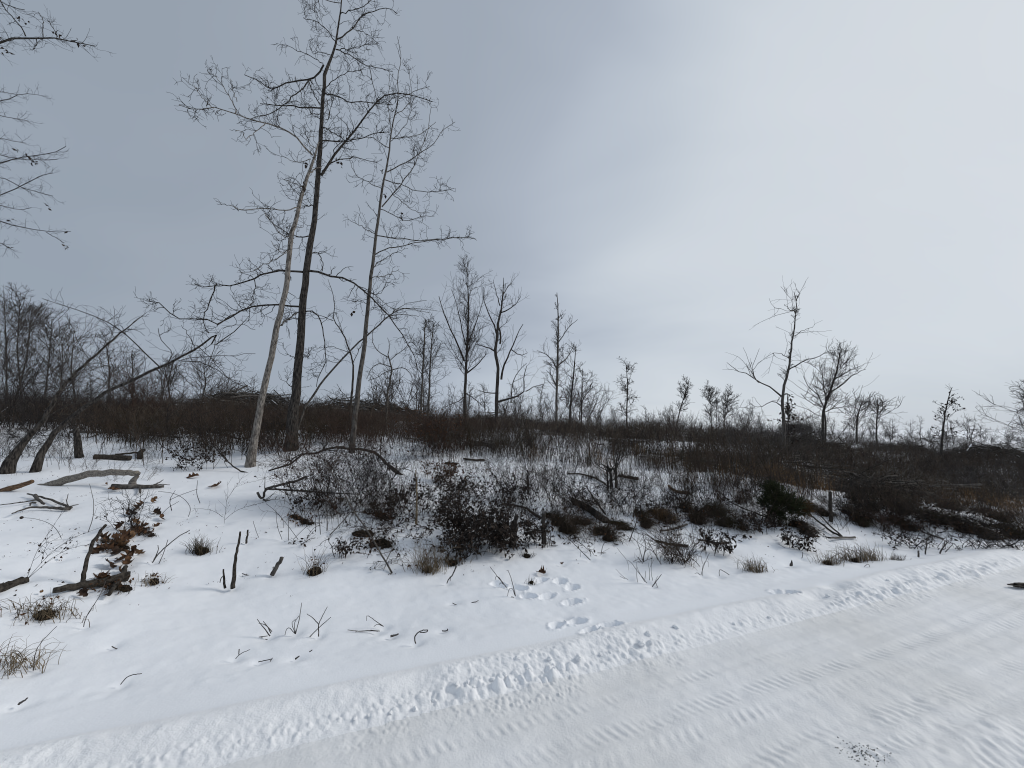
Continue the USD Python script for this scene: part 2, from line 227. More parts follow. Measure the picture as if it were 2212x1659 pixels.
def detail(x, y, h):
    """Fine relief: ploughed ridge, tyre tracks, ice lumps, footprints."""
    v = x * RV[0] + y * RV[1]; u = x * RU[0] + y * RU[1]
    near = np.hypot(x, y) < 14
    n = lambda s, seed, o=3: meshkit.fbm(np.stack([x * s, y * s, 0 * x + seed * 3.1], -1), o, seed)
    dz = np.zeros_like(x)
    i = near
    xs, ys = x[i], y[i]; u_, v_ = u[i], v[i]
    nn = lambda s, seed, o=3: meshkit.fbm(np.stack([xs * s, ys * s, 0 * xs + seed * 3.1], -1), o, seed)
    an = lambda su, sv, seed, o=3: meshkit.fbm(np.stack([u_ * su, v_ * sv, 0 * xs + seed * 3.1], -1), o, seed)
    wv = (an(.8, .3, 3) - .5) * .16                     # the ridge wanders
    vv = v_ + wv
    crest = np.exp(-((vv - 2.72) / .11) ** 2) * .05 + np.exp(-((vv - 2.58) / .08) ** 2) * .012
    lump2 = np.abs(nn(24, 22, 3) - .5) * 2; lump = np.abs(nn(9, 21, 3) - .5) * 2
    c1, c2, c3 = chunks(xs, ys, .10, 1), chunks(xs, ys, .052, 2), chunks(xs, ys, .027, 3)
    patch = .08 + 1.0 * sstep(nn(1.5, 23, 2), .40, .68); soft = .4 + .6 * nn(2.2, 24, 2)
    bandi = np.exp(-((vv - 2.50) / .075) ** 2); upper = np.exp(-((vv - 2.66) / .12) ** 2)
    d = crest * soft * 1.2 + bandi * (patch * (c1 ** 2 * .05 + c2 * .024) + c3 * .013 + c2 * .007) + upper * ((c2 * .012 + c3 * .010) * patch + (nn(18, 27, 3) - .5) * .016 + (nn(5, 28, 2) - .5) * .035)
    d += np.exp(-((vv - 2.35) / .08) ** 2) * c3 * .012 * patch
    road = 1 - sstep(vv, 2.38, 2.5)
    d += -.025 * (1 - sstep(vv, 2.3, 2.62))
    d += road * ((nn(5, 31, 3) - .5) * .016 + (nn(17, 32, 2) - .5) * .007)
    icy = sstep(nn(.8, 33, 2) + (1.55 - v_) * .55, .45, .95) * road
    d += icy * ((nn(10, 34, 2) - .5) * .032 + (nn(18, 37, 2) - .5) * .030)
    d += road * ((an(.3, 6, 36, 2) - .5) * .026 + (an(.5, 22, 39, 2) - .5) * .012)
    def tread(vc, w, per, amp, skew, s0):
        m = np.exp(-(np.abs(v_ + (an(.5, .1, 61, 2) - .5) * .12 - vc) / w) ** 4)
        ph = (u_ + skew * (v_ - vc)) / per
        fade = .35 + .65 * sstep(nn(.9, s0, 2), .34, .55)
        ph = ph + (nn(2, s0 + 3, 2) - .5) * .5 + (nn(14, s0 + 4, 2) - .5) * .35
        return m * np.tanh(2.2 * np.sin(2 * np.pi * ph)) * .30 * amp * fade * (.1 + 1.1 * sstep(nn(7, s0 + 5, 2), .3, .7)) - m * .006
    d += road * (tread(1.95, .055, .058, .011, .35, 41) + tread(1.80, .045, .064, .009, -.3, 42) + tread(1.55, .06, .060, .009, .4, 43) + tread(2.17, .04, .056, .007, .3, 44) + tread(1.20, .07, .070, .009, -.5, 46) + tread(1.40, .04, .058, .008, .3, 48))
    # undisturbed snow
    fld = sstep(vv, 2.85, 3.2)
    d += fld * ((nn(2.5, 51, 3) - .5) * .03 + (nn(14, 52, 2) - .5) * .008 + (an(1.5, 7, 54, 3) - .5) * .02)
    for k, w in enumerate(feet_w):
        rr = np.random.default_rng(100 + k); a = rr.uniform(-.5, .9); L, W = rr.uniform(.065, .10), rr.uniform(.042, .058); dep = rr.uniform(.04, .07)
        dx, dy = xs - w[0], ys - w[1]; p, q = dx * math.cos(a) + dy * math.sin(a), -dx * math.sin(a) + dy * math.cos(a)
        near_ = np.hypot(dx, dy) < .4
        e = np.sqrt((p / L) ** 2 + (q / W) ** 2) + (nn(30, 53, 2) - .5) * .5
        d += near_ * (-dep * (1 - sstep(e, .65, 1.15)) + .018 * np.exp(-((e - 1.4) / .22) ** 2) * (lump2 * 1.6 + .1))
    sd = cKDTree(STEMS).query(np.stack([xs, ys], 1))[0] * (1 + .5 * (nn(12, 55, 2) - .5)); d += fld * (-.016 * np.exp(-(sd / .05) ** 2) - .008 * np.exp(-(sd / .12) ** 2))
    # gouge through the ridge
    for (gx, gy), rad in ((px([(880, 545)], 13)[0], .22), (px([(1000, 492)], 13)[0], .14)):
        w = hit([(gx, gy)])[0]; d += -.07 * np.exp(-(((xs - w[0]) * RU[0] + (ys - w[1]) * RU[1]) / rad) ** 2 - (((xs - w[0]) * RV[0] + (ys - w[1]) * RV[1]) / .09) ** 2)
    dz[i] = d
    return h + dz
feet_w = hit(FEET)
azs = np.unique(np.concatenate([np.arange(-180, -60, 5), np.arange(-60, 60.01, .165), np.arange(60, 181, 5)])) * math.pi / 180
rs = np.concatenate([[.25, .6, 1.0, 1.4], np.exp(np.arange(math.log(1.75), math.log(9), .0036)), np.exp(np.arange(math.log(9), math.log(900), .021))])
A_, R_ = np.meshgrid(azs[:-1], rs, indexing='ij')
gx, gy = (R_ * np.sin(A_)).ravel(), (R_ * np.cos(A_)).ravel()
gh = detail(gx, gy, G(gx, gy))
na, nr = len(azs) - 1, len(rs)
I = np.arange(na * nr).reshape(na, nr); I2 = np.vstack([I, I[:1]])
quads = np.stack([I2[:-1, :-1], I2[1:, :-1], I2[1:, 1:], I2[:-1, 1:]], -1).reshape(-1, 4)[:, ::-1]
vert = np.stack([gx, gy, gh], 1)
qv = (vert[quads].mean(1)[:, :2] @ RV)
ctr = len(vert); vert = np.vstack([vert, [0, 0, float(gh[0])]])
tri_all = np.vstack([quads[:, [0, 1, 2]], quads[:, [0, 2, 3]]]); tv = np.concatenate([qv, qv])
capt = np.stack([I2[:-1, 0], np.full(na, ctr), I2[1:, 0]], 1)
def sub(sel, extra=None):
    f = tri_all[sel]
    if extra is not None: f = np.vstack([f, extra])
    u, inv = np.unique(f, return_inverse=True); return vert[u], inv.reshape(-1, 3)
cd(obj('road', sub(tv < 2.42, capt), 'snow_road'), 'snow-packed road with tyre tread marks', 'road', kind='structure')
cd(obj('plough_ridge', sub((tv >= 2.42) & (tv < 2.84)), 'snow_broken'), 'low crumbly ridge of snow thrown up along the road edge', 'snow ridge', kind='structure')
cd(obj('snowy_ground', sub(tv >= 2.84), 'snow'), 'untouched snow over the roadside bank and the cleared hillside', 'ground', kind='structure')
# ------------------------------------------------------------------ tubes and growth
def tubes(P, R, sides=3):
    """Tapered tubes along the paths P (N, n, 3) with radii R (N, n): (vertices, triangles)."""
    P = np.asarray(P, float); R = np.asarray(R, float)
    if P.ndim == 2: P, R = P[None], R[None]
    N, n, _ = P.shape
    T = np.gradient(P, axis=1); T /= np.maximum(np.linalg.norm(T, axis=-1, keepdims=True), 1e-9)
    mean = P[:, -1] - P[:, 0]; ref = np.zeros((N, 3)); ref[np.arange(N), np.argmin(np.abs(mean), 1)] = 1
    U = np.cross(T, ref[:, None]); U /= np.maximum(np.linalg.norm(U, axis=-1, keepdims=True), 1e-9); W = np.cross(T, U)
    a = np.arange(sides) / sides * 2 * np.pi
    V = P[:, :, None] + R[:, :, None, None] * (np.cos(a)[:, None] * U[:, :, None] + np.sin(a)[:, None] * W[:, :, None])
    idx = np.arange(N * n * sides).reshape(N, n, sides); b = np.roll(idx, -1, 2)
    q = np.stack([idx[:, :-1], b[:, :-1], b[:, 1:], idx[:, 1:]], -1).reshape(-1, 4)
    f = np.vstack([q[:, [0, 1, 2]], q[:, [0, 2, 3]]])
    caps = [idx[:, -1, [0, k, k + 1]] for k in range(1, sides - 1)] + [idx[:, 0, [0, k + 1, k]] for k in range(1, sides - 1)]
    return V.reshape(-1, 3), np.vstack([f] + [c.reshape(-1, 3) for c in caps])
def join(parts):
    V, Fc, o = [], [], 0
    for v, f in parts:
        V.append(v); Fc.append(np.asarray(f) + o); o += len(v)
    return np.vstack(V), np.vstack(Fc)
def resample(p, n):
    p = np.asarray(p, float)
    if len(p) > 2:                                   # round the corners a little
        q = [p[0]]
        for k in range(1, len(p) - 1): q += [p[k] * .75 + p[k - 1] * .25, p[k] * .75 + p[k + 1] * .25]
        p = np.array(q + [p[-1]])
    d = np.concatenate([[0], np.cumsum(np.linalg.norm(np.diff(p, axis=0), axis=1))]); t = np.linspace(0, d[-1], n)
    return np.stack([np.interp(t, d, p[:, k]) for k in range(3)], 1)
def unit(v): return v / np.maximum(np.linalg.norm(v, axis=-1, keepdims=True), 1e-9)
def grow(P, R, count, L, ang=(45, 75), up=.15, zig=.25, m=5, ratio=.55, rmin=.002, t0=.15, t1=1.0, r=rng, flat=None, jit=.35, endr=.35, grav=0.0):
    """Side shoots of the paths P: count per path (number or array), length L (number or function of the position along the parent)."""
    N, n, _ = P.shape
    c = np.broadcast_to(np.asarray(count), (N,)).astype(int); idx = np.repeat(np.arange(N), c); K_ = len(idx)
    if K_ == 0: return np.zeros((0, m, 3)), np.zeros((0, m))
    t = r.uniform(t0, t1, K_) * (n - 1); i = np.minimum(t.astype(int), n - 2); u = (t - i)[:, None]
    p0 = P[idx, i] * (1 - u) + P[idx, i + 1] * u; tan = unit(P[idx, i + 1] - P[idx, i]); rad = R[idx, i] * (1 - u[:, 0]) + R[idx, i + 1] * u[:, 0]
    q = r.normal(size=(K_, 3))
    if flat is not None: q *= np.asarray(flat)
    perp = unit(q - (q * tan).sum(1, keepdims=True) * tan)
    a = np.radians(r.uniform(*ang, K_))[:, None]
    d = unit(np.cos(a) * tan + np.sin(a) * perp + np.array([0, 0, up]))
    tt = t / (n - 1)
    length = (L(tt) if callable(L) else L[idx] * (1.15 - .6 * tt) if np.ndim(L) == 1 else L) * (1 + jit * r.uniform(-1, 1, K_))
    out = np.zeros((K_, m, 3)); out[:, 0] = p0
    for k in range(1, m):
        d = unit(d + zig * r.normal(size=(K_, 3)) + np.array([0, 0, up * .35 - grav]))
        out[:, k] = out[:, k - 1] + d * (length / (m - 1))[:, None]
    r0 = np.maximum(np.minimum(rad * ratio, rad * .9), rmin)
    return out, np.maximum(r0[:, None] * np.linspace(1, endr, m), rmin * .7)
def rough_trunk(P, R, sides=12, amp=.08, seed=1):
    v, f = tubes(P, R, sides)
    ctr_ = np.repeat(P, sides, 0); off = v - ctr_
    nz = meshkit.fbm(v * np.array([14, 14, 3.5]), 3, seed) - .5
    return ctr_ + off * (1 + amp * 2 * nz)[:, None], f
def traced(pts, fr, depth, r0, r1, n=14, slant=0.0, wig=.006, r=rng, ease=.8):
    """A limb through the pixels pts at forward distance depth, leaning towards or away from the eye by slant metres."""
    q = px(pts, fr); t = np.linspace(0, 1, len(q)); p = resample(at(q, depth + slant * t), n)
    p[1:-1] += r.normal(size=(n - 2, 3)) * wig
    return p, r0 + (r1 - r0) * np.linspace(0, 1, n) ** ease
def foliage(P, size, r=rng, cup=.25, asp=.55):
    """Simple bent leaves (four triangles) at the points P."""
    K_ = len(P); d = unit(r.normal(size=(K_, 3)) + np.array([0, 0, -.4])); s = unit(np.cross(d, r.normal(size=(K_, 3)))); nn = np.cross(d, s)
    size = np.broadcast_to(size, K_)[:, None] * r.uniform(.6, 1.3, (K_, 1))
    v = np.stack([P, P + size * (.5 * d + asp * .5 * s + cup * .4 * nn), P + size * (d - cup * .3 * nn), P + size * (.5 * d - asp * .5 * s + cup * .4 * nn), P + size * .55 * d], 1)
    b = np.arange(K_)[:, None] * 5
    return v.reshape(-1, 3), np.vstack([b + [0, 1, 4], b + [1, 2, 4], b + [2, 3, 4], b + [3, 0, 4]])

# ------------------------------------------------------------------ the three tall trees, limb by limb
def big_tree(name, label, trunk, limbs, depth, bark, tw, seed, twig_gain=1.0, sub_gain=1.0, leaves=None, cat='tree'):
    r = np.random.default_rng(seed)
    P, R = trunk
    base = P[0].copy()
    t = thing(name, label, cat, base)
    obj('trunk', rough_trunk(P, R, 14, .09, seed), bark, t, base=base)
    LP, LR = [], []
    for k, (fr, pts, w0, w1) in enumerate(limbs):
        kk = F[fr][2] * depth / FPX / 2
        p, rr = traced(pts, fr, depth, w0 * kk, w1 * kk, 14, r.uniform(-1.3, 1.3) * .8, .012, r)
        LP.append(p); LR.append(np.maximum(rr, .0035))
    LP, LR = np.array(LP), np.array(LR)
    for p, rr in zip(LP, LR):
        obj('limb', tubes(p, rr, 7), bark, t, base=base)
    ln = np.linalg.norm(np.diff(LP, axis=1), axis=-1).sum(1)
    A, AR = grow(LP, LR, np.maximum(1, ln * 8 * twig_gain), lambda s: .52 * (1.15 - .6 * s), (35, 75), .16, .34, 7, .5, .0056, .12, 1, r)
    tp, tr = P[None, len(P) // 3:], np.full((1, len(P) - len(P) // 3), .011)
    B, BR = grow(tp, tr, int(20 * twig_gain), .55, (50, 95), .12, .34, 7, .7, .0046, 0, 1, r)
    A, AR = np.vstack([A, B]), np.vstack([AR, BR])
    C, CR = grow(A, AR, r.poisson(2.6 * sub_gain, len(A)), .20, (35, 70), .14, .32, 5, .75, .0044, .2, 1, r)
    D, DR = grow(C, CR, r.poisson(.8 * sub_gain, len(C)), .085, (35, 65), .12, .25, 3, .8, .0040, .3, 1, r)
    obj('crown_twigs', join([tubes(A, AR, 4), tubes(C, CR, 3), tubes(D, DR, 3)]), tw, t, base=base, kind='stuff')
    if leaves is not None:
        for q in leaves:
            w = at(px([q[1:3]], q[0]), depth)[0]; pts_ = w + r.normal(size=(5, 3)) * [.03, .03, .05]
            [obj('dead_leaf', foliage(z[None], .11, r), 'leaf_black', t, base=base) for z in pts_]
    return t
def trunk_path(rows, depth, seed, lean=0.0, extra=None, n=40):
    """rows: (frame, x, y, width in that frame's pixels)."""
    q = np.vstack([px([(a, b)], f) for f, a, b, w in rows]); w = np.array([w * F[f][2] for f, a, b, w in rows])
    P = at(q, depth + lean * np.linspace(0, 1, len(q)))
    if extra is not None: P = np.vstack([P, P[-1] + extra]); w = np.append(w, 2.0)
    d = np.concatenate([[0], np.cumsum(np.linalg.norm(np.diff(P, axis=0), axis=1))]); s = np.linspace(0, d[-1], n)
    p = np.stack([np.interp(s, d, P[:, k]) for k in range(3)], 1); R = np.interp(s, d, w * depth / FPX / 2)
    r = np.random.default_rng(seed); p[1:-1] += r.normal(size=(n - 2, 3)) * [.007, .007, .004]
    flare = np.exp(-s / .22); R = R * (1 + .35 * flare); p[0, 2] -= .12
    return p, R
DA = float(hit([(628, 972)])[0][1]); DB = float(hit([(540, 1007)])[0][1]); DC = float(hit([(765, 978)])[0][1])
big_tree('tall_tree', 'tallest bare tree with dark rough bark, its top running out of the picture',
    trunk_path([(6, 1000, 1372, 72), (6, 1010, 1200, 66), (6, 1030, 1000, 54), (6, 1050, 800, 50), (6, 1065, 600, 45), (6, 1080, 400, 44), (6, 1105, 200, 40), (6, 1130, 0, 38), (5, 1150, 1450, 33), (5, 1175, 1200, 32), (5, 1190, 950, 28), (5, 1200, 750, 24), (5, 1215, 560, 22), (5, 1220, 430, 22), (5, 1240, 425, 20), (5, 1265, 370, 16), (5, 1290, 300, 14), (5, 1295, 240, 13), (5, 1310, 150, 11), (5, 1325, 50, 9), (5, 1328, 0, 8)], DA, 3, extra=np.array([.05, 0, 1.1])),
    [(5, [(1198, 1135), (1260, 1030), (1350, 910), (1430, 820), (1540, 680), (1620, 610), (1690, 597), (1790, 620), (1920, 660)], 18, 5),
     (5, [(1212, 420), (1180, 480), (1130, 515), (1050, 520), (960, 540), (870, 590), (790, 520), (700, 485)], 13, 5),
     (5, [(1195, 700), (1100, 700), (1020, 685), (900, 680), (800, 672)], 11, 5),
     (5, [(1125, 515), (1080, 560), (1000, 640), (940, 680), (900, 735), (740, 770)], 9, 4),
     (5, [(1110, 525), (1150, 610), (1190, 680)], 7, 6),
     (5, [(1215, 600), (1290, 620), (1400, 670), (1480, 660), (1660, 680)], 10, 4),
     (5, [(1298, 255), (1400, 190), (1450, 100), (1540, 70), (1640, 45), (1690, 90)], 10, 4),
     (5, [(1290, 268), (1200, 150), (1080, 115)], 7, 4),
     (5, [(1290, 320), (1370, 345), (1450, 405), (1510, 430), (1660, 465)], 8, 4),
     (5, [(1505, 430), (1530, 540), (1560, 660)], 6, 4),
     (5, [(1195, 912), (1340, 912), (1470, 895), (1550, 860), (1640, 855)], 10, 4),
     (5, [(1200, 820), (1280, 860), (1350, 910)], 8, 5),
     (5, [(1210, 410), (1130, 370), (1030, 320), (940, 285)], 6, 3),
     (5, [(1205, 1110), (1260, 1050), (1380, 1025), (1410, 1010), (1480, 1040), (1560, 1050)], 9, 4),
     (5, [(1318, 92), (1400, 65), (1480, 40), (1520, 0)], 7, 4),
     (5, [(1300, 320), (1370, 330), (1470, 290), (1570, 280)], 6, 3), (5, [(1395, 190), (1480, 210), (1570, 280)], 5, 3),
     (5, [(1213, 580), (1280, 520), (1370, 460), (1460, 460)], 6, 3),
     (5, [(1300, 0), (1290, -60), (1240, -120)], 6, 3), (5, [(1325, 20), (1220, 0), (1160, -10), (1150, 40), (1180, 110)], 5, 3),
     (5, [(1270, 360), (1190, 330), (1140, 350), (1120, 300)], 5, 3), (5, [(1200, 780), (1130, 740), (1060, 620), (1075, 560)], 6, 3),
     (5, [(1230, 640), (1250, 740), (1235, 800), (1260, 680), (1290, 560)], 5, 3),
     (6, [(1085, 215), (960, 205), (860, 220), (740, 265), (570, 315), (520, 285), (440, 320), (375, 290)], 15, 5),
     (6, [(520, 290), (490, 360), (470, 430), (435, 480), (440, 560), (470, 610)], 8, 5),
     (6, [(1105, 205), (1190, 225), (1350, 250), (1420, 290), (1500, 355), (1570, 430), (1640, 500), (1700, 580), (1780, 720), (1820, 840)], 16, 4),
     (6, [(1070, 440), (960, 437), (850, 425), (740, 430), (640, 490), (520, 560), (470, 520), (330, 515), (235, 512), (190, 430), (160, 410), (65, 402)], 13, 5),
     (6, [(1090, 470), (1170, 480), (1200, 540), (1220, 680), (1230, 800), (1180, 880), (1165, 960)], 9, 4),
     (6, [(1060, 465), (1000, 505), (940, 555)], 6, 8), (6, [(1120, 100), (1170, 80), (1205, 140), (1205, 210)], 8, 5),
     (5, [(1115, 1530), (1050, 1540), (960, 1500), (870, 1440), (840, 1385)], 8, 4), (5, [(1160, 1330), (1080, 1340), (1020, 1370)], 8, 4),
     (6, [(1045, 800), (1020, 770), (965, 742)], 6, 3), (6, [(1030, 960), (970, 945), (980, 880)], 6, 3), (6, [(1070, 740), (1110, 770), (1120, 745)], 5, 3),
     (6, [(760, 260), (770, 320), (755, 400), (740, 430)], 6, 4), (6, [(1420, 290), (1460, 310), (1520, 350), (1570, 370), (1600, 330), (1620, 280)], 5, 3),
     (6, [(1640, 500), (1600, 470), (1540, 400)], 5, 3)],
    DA, 'bark_dark', 'twig_dark', 31, leaves=[(5, 1105, 1060), (5, 1310, 1055), (6, 1395, 490)])
big_tree('pale_leaning_tree', 'pale grey-barked bare tree leaning right, just left of the tall dark one',
    trunk_path([(6, 735, 1482, 52), (6, 760, 1330, 45), (6, 790, 1150, 40), (6, 830, 950, 38), (6, 870, 780, 36), (6, 900, 620, 36), (6, 940, 440, 33), (6, 970, 310, 33), (6, 985, 150, 31), (6, 1000, 0, 29), (5, 1040, 1400, 26), (5, 1075, 1250, 24), (5, 1110, 1130, 21), (5, 1150, 1030, 16), (5, 1180, 920, 9)], DB, 4, lean=.35),
    [(5, [(1140, 1005), (1085, 960), (1030, 880), (940, 830), (840, 800), (740, 770), (640, 735), (500, 700), (380, 705), (275, 680)], 13, 4),
     (5, [(640, 735), (640, 690), (590, 610), (520, 490), (465, 472)], 7, 3), (5, [(500, 700), (430, 640), (370, 550)], 6, 3),
     (5, [(650, 660), (625, 590), (605, 510)], 5, 3), (5, [(835, 800), (790, 830), (740, 880), (700, 910), (690, 850), (640, 850)], 6, 3),
     (5, [(1050, 1345), (990, 1368), (900, 1360), (780, 1352), (700, 1365), (640, 1345), (605, 1330)], 8, 4),
     (5, [(1090, 1220), (1010, 1180), (970, 1170)], 5, 3), (5, [(1130, 1030), (1060, 1050), (1010, 1050), (940, 1005)], 6, 3),
     (5, [(1020, 1545), (940, 1530), (880, 1450), (835, 1385)], 7, 4), (5, [(1120, 1120), (1160, 1090), (1200, 1080)], 8, 5),
     (6, [(995, 60), (920, 130), (840, 150), (770, 210), (670, 215)], 7, 4), (6, [(930, 560), (990, 515), (1040, 480)], 9, 6),
     (5, [(1000, 1620), (940, 1650), (870, 1560)], 6, 3), (5, [(1160, 960), (1110, 930), (1120, 880), (1160, 890)], 5, 3)],
    DB, 'bark_pale', 'twig_dark', 32, leaves=[(5, 1090, 1200)])
big_tree('slim_tree', 'slimmer bare tree with a spreading top, right of the two leaning trunks',
    trunk_path([(6, 1395, 1390, 34), (6, 1415, 1150, 32), (6, 1440, 950, 30), (6, 1475, 700, 27), (6, 1500, 450, 24), (6, 1520, 250, 22), (6, 1545, 50, 20), (5, 1560, 1450, 18), (5, 1580, 1300, 16), (5, 1595, 1200, 14), (5, 1630, 1050, 12), (5, 1645, 900, 10), (5, 1670, 750, 8), (5, 1700, 640, 7), (5, 1690, 500, 5), (5, 1715, 380, 4), (5, 1690, 235, 3)], DC, 5, lean=.3),
    [(5, [(1590, 1340), (1660, 1260), (1740, 1160), (1800, 1090), (1830, 1000), (1870, 920), (1890, 820), (1910, 690)], 9, 3),
     (5, [(1622, 1115), (1690, 1080), (1760, 1050), (1830, 1000), (1930, 930), (1985, 840), (2065, 790)], 8, 3),
     (5, [(1610, 1165), (1720, 1195), (1790, 1235), (1910, 1250), (2060, 1220)], 7, 3), (5, [(1550, 1520), (1480, 1480), (1380, 1425)], 6, 3),
     (5, [(1550, 1525), (1680, 1545), (1830, 1558), (1980, 1550), (2100, 1530), (2200, 1550)], 8, 4), (5, [(1545, 1650), (1600, 1615), (1700, 1600), (1780, 1570), (1980, 1550)], 8, 4),
     (5, [(1592, 1225), (1500, 1180), (1420, 1140), (1380, 1040)], 6, 3), (5, [(1640, 960), (1580, 925), (1530, 890), (1400, 895)], 6, 3),
     (5, [(1645, 895), (1760, 890), (1860, 860), (1940, 790)], 6, 3), (5, [(1580, 1355), (1660, 1390), (1750, 1440), (1850, 1400), (1930, 1400)], 6, 3),
     (5, [(1650, 860), (1630, 700), (1640, 560), (1640, 480)], 5, 3), (5, [(1700, 640), (1780, 600), (1900, 560)], 5, 3),
     (5, [(1672, 750), (1740, 700), (1790, 640), (1760, 430)], 5, 3), (5, [(1640, 920), (1700, 870), (1760, 780), (1790, 660)], 5, 3),
     (6, [(1530, 200), (1545, 165), (1600, 130), (1690, 85)], 7, 4), (6, [(1530, 250), (1620, 240), (1700, 195)], 6, 3), (6, [(1500, 420), (1440, 400), (1400, 405)], 5, 3),
     (5, [(1660, 1260), (1740, 1320), (1800, 1370), (1900, 1380)], 5, 3), (6, [(1510, 350), (1570, 380), (1630, 430), (1690, 470)], 5, 3)],
    DC, 'bark_grey', 'twig_dark', 33, .8, .9, leaves=[(5, 1595, 1110), (5, 1610, 1265), (5, 1712, 1395), (5, 1712, 1410)])

# thin trees that lean or stand among them
def leaner(name, label, rows, depth, limbs, bark, tw, seed, gain=1.0, cat='tree', lean=0.0, sides=9):
    r = np.random.default_rng(seed); P, R = trunk_path(rows, depth, seed, lean, n=26); R = R * .74
    base = P[0].copy(); t = thing(name, label, cat, base)
    obj('trunk', rough_trunk(P, R, sides, .06, seed), bark, t, base=base)
    LP, LR = [P[None, 8::2][:, :9]], [R[None, 8::2][:, :9]]
    for fr, pts, w0, w1 in limbs:
        kk = F[fr][2] * depth / FPX / 2; p, rr = traced(pts, fr, depth, w0 * kk, w1 * kk, 9, r.uniform(-.7, .7), .01, r); rr = np.maximum(rr, .0035)
        obj('limb', tubes(p, rr, 6), bark, t, base=base); LP.append(p[None]); LR.append(rr[None])
    LP, LR = np.vstack(LP), np.vstack(LR); ln = np.linalg.norm(np.diff(LP, axis=1), axis=-1).sum(1)
    A, AR = grow(LP, np.minimum(LR, .012), np.maximum(1, ln * 6 * gain), lambda s: .5 * (1.1 - .6 * s), (35, 75), .14, .3, 6, .5, .003, .1, 1, r)
    C, CR = grow(A, AR, r.poisson(2.2, len(A)), .17, (35, 70), .12, .3, 4, .75, .0025, .2, 1, r)
    obj('crown_twigs', join([tubes(A, AR, 4), tubes(C, CR, 3)]), tw, t, base=base, kind='stuff')
    return t
leaner('leaning_sapling', 'thin pale sapling bent far over to the right in front of the slim tree',
    [(6, 1040, 1300, 13), (6, 1048, 1220, 14), (6, 1090, 1100, 17), (6, 1150, 1000, 18), (6, 1230, 890, 16), (6, 1320, 790, 15), (6, 1420, 690, 14), (6, 1500, 620, 13), (6, 1600, 530, 12), (6, 1660, 480, 10), (6, 1710, 450, 8), (6, 1800, 450, 5), (6, 1950, 465, 3)], DA + .25,
    [(6, [(1660, 475), (1700, 440), (1790, 462), (1900, 480)], 6, 3), (6, [(1640, 500), (1740, 490), (1830, 505)], 5, 3), (6, [(1690, 460), (1720, 430), (1770, 410), (1880, 400)], 4, 3)], 'bark_grey', 'twig_dark', 41, .9)
leaner('crooked_sapling', 'slender crooked dark sapling standing between the tall dark tree and the slim tree',
    [(6, 1383, 1180, 20), (6, 1388, 1080, 20), (6, 1400, 950, 18), (6, 1405, 820, 15), (6, 1385, 740, 12), (6, 1350, 640, 11), (6, 1310, 570, 9), (6, 1275, 530, 8), (6, 1285, 420, 6), (6, 1265, 330, 5), (6, 1240, 260, 3)], 12.5,
    [(6, [(1350, 640), (1330, 590), (1290, 480)], 5, 3), (6, [(1405, 800), (1440, 720), (1480, 640)], 5, 3), (6, [(1385, 740), (1330, 720), (1250, 690), (1210, 720)], 5, 3), (6, [(1275, 530), (1200, 500), (1120, 470)], 5, 3)], 'bark_dark', 'twig_dark', 42, .8)
leaner('drooping_tree', 'small bare tree with drooping limbs, right of the slim tree',
    [(6, 1612, 1200, 20), (6, 1618, 1150, 20), (6, 1630, 980, 18), (6, 1655, 850, 15), (6, 1640, 790, 12), (6, 1630, 750, 9), (6, 1640, 690, 5), (6, 1625, 640, 3)], 14.5,
    [(6, [(1650, 830), (1570, 800), (1520, 840), (1490, 910)], 7, 3), (6, [(1635, 770), (1560, 730), (1520, 640), (1540, 580)], 7, 3), (6, [(1655, 850), (1720, 830), (1770, 860), (1790, 920)], 7, 3), (6, [(1640, 790), (1700, 740), (1760, 690), (1800, 610)], 6, 3), (6, [(1630, 960), (1720, 900), (1730, 950)], 6, 3), (6, [(1655, 850), (1600, 870), (1560, 900), (1500, 920)], 5, 3)], 'bark_grey', 'twig_grey', 43, 1.1)
leaner('long_leaning_tree', 'long thin bare tree leaning steeply right over the brush at the far left',
    [(8, 330, 1790, 75), (8, 380, 1659, 62), (8, 480, 1520, 55), (8, 560, 1420, 52), (8, 760, 1260, 46), (8, 1000, 1090, 40), (8, 1250, 980, 36), (8, 1480, 870, 32), (8, 1640, 795, 28), (8, 1850, 680, 24), (8, 2020, 545, 19), (6, 475, 709, 12), (6, 540, 665, 10), (6, 640, 600, 8), (6, 730, 500, 4)], 7.0,
    [(8, [(1480, 870), (1330, 740), (1180, 570), (1040, 465), (690, 330), (390, 235)], 13, 4), (6, [(190, 830), (250, 740), (160, 680), (140, 580)], 6, 3), (6, [(370, 690), (350, 640), (290, 560)], 5, 3),
     (6, [(270, 790), (400, 785), (520, 850), (650, 940), (760, 985)], 7, 3), (6, [(290, 785), (480, 755), (640, 760), (770, 745)], 5, 3), (6, [(150, 840), (200, 900), (260, 980), (330, 1040)], 6, 3), (6, [(390, 690), (480, 780), (560, 870), (640, 920)], 5, 3),
     (6, [(500, 630), (510, 690), (470, 800)], 5, 3), (6, [(560, 580), (620, 560), (690, 545), (770, 590)], 5, 3), (6, [(230, 800), (300, 900), (400, 980)], 5, 3), (6, [(520, 560), (600, 500), (690, 460), (760, 405)], 8, 4)], 'bark_dark', 'twig_dark', 44, .9, lean=.6)
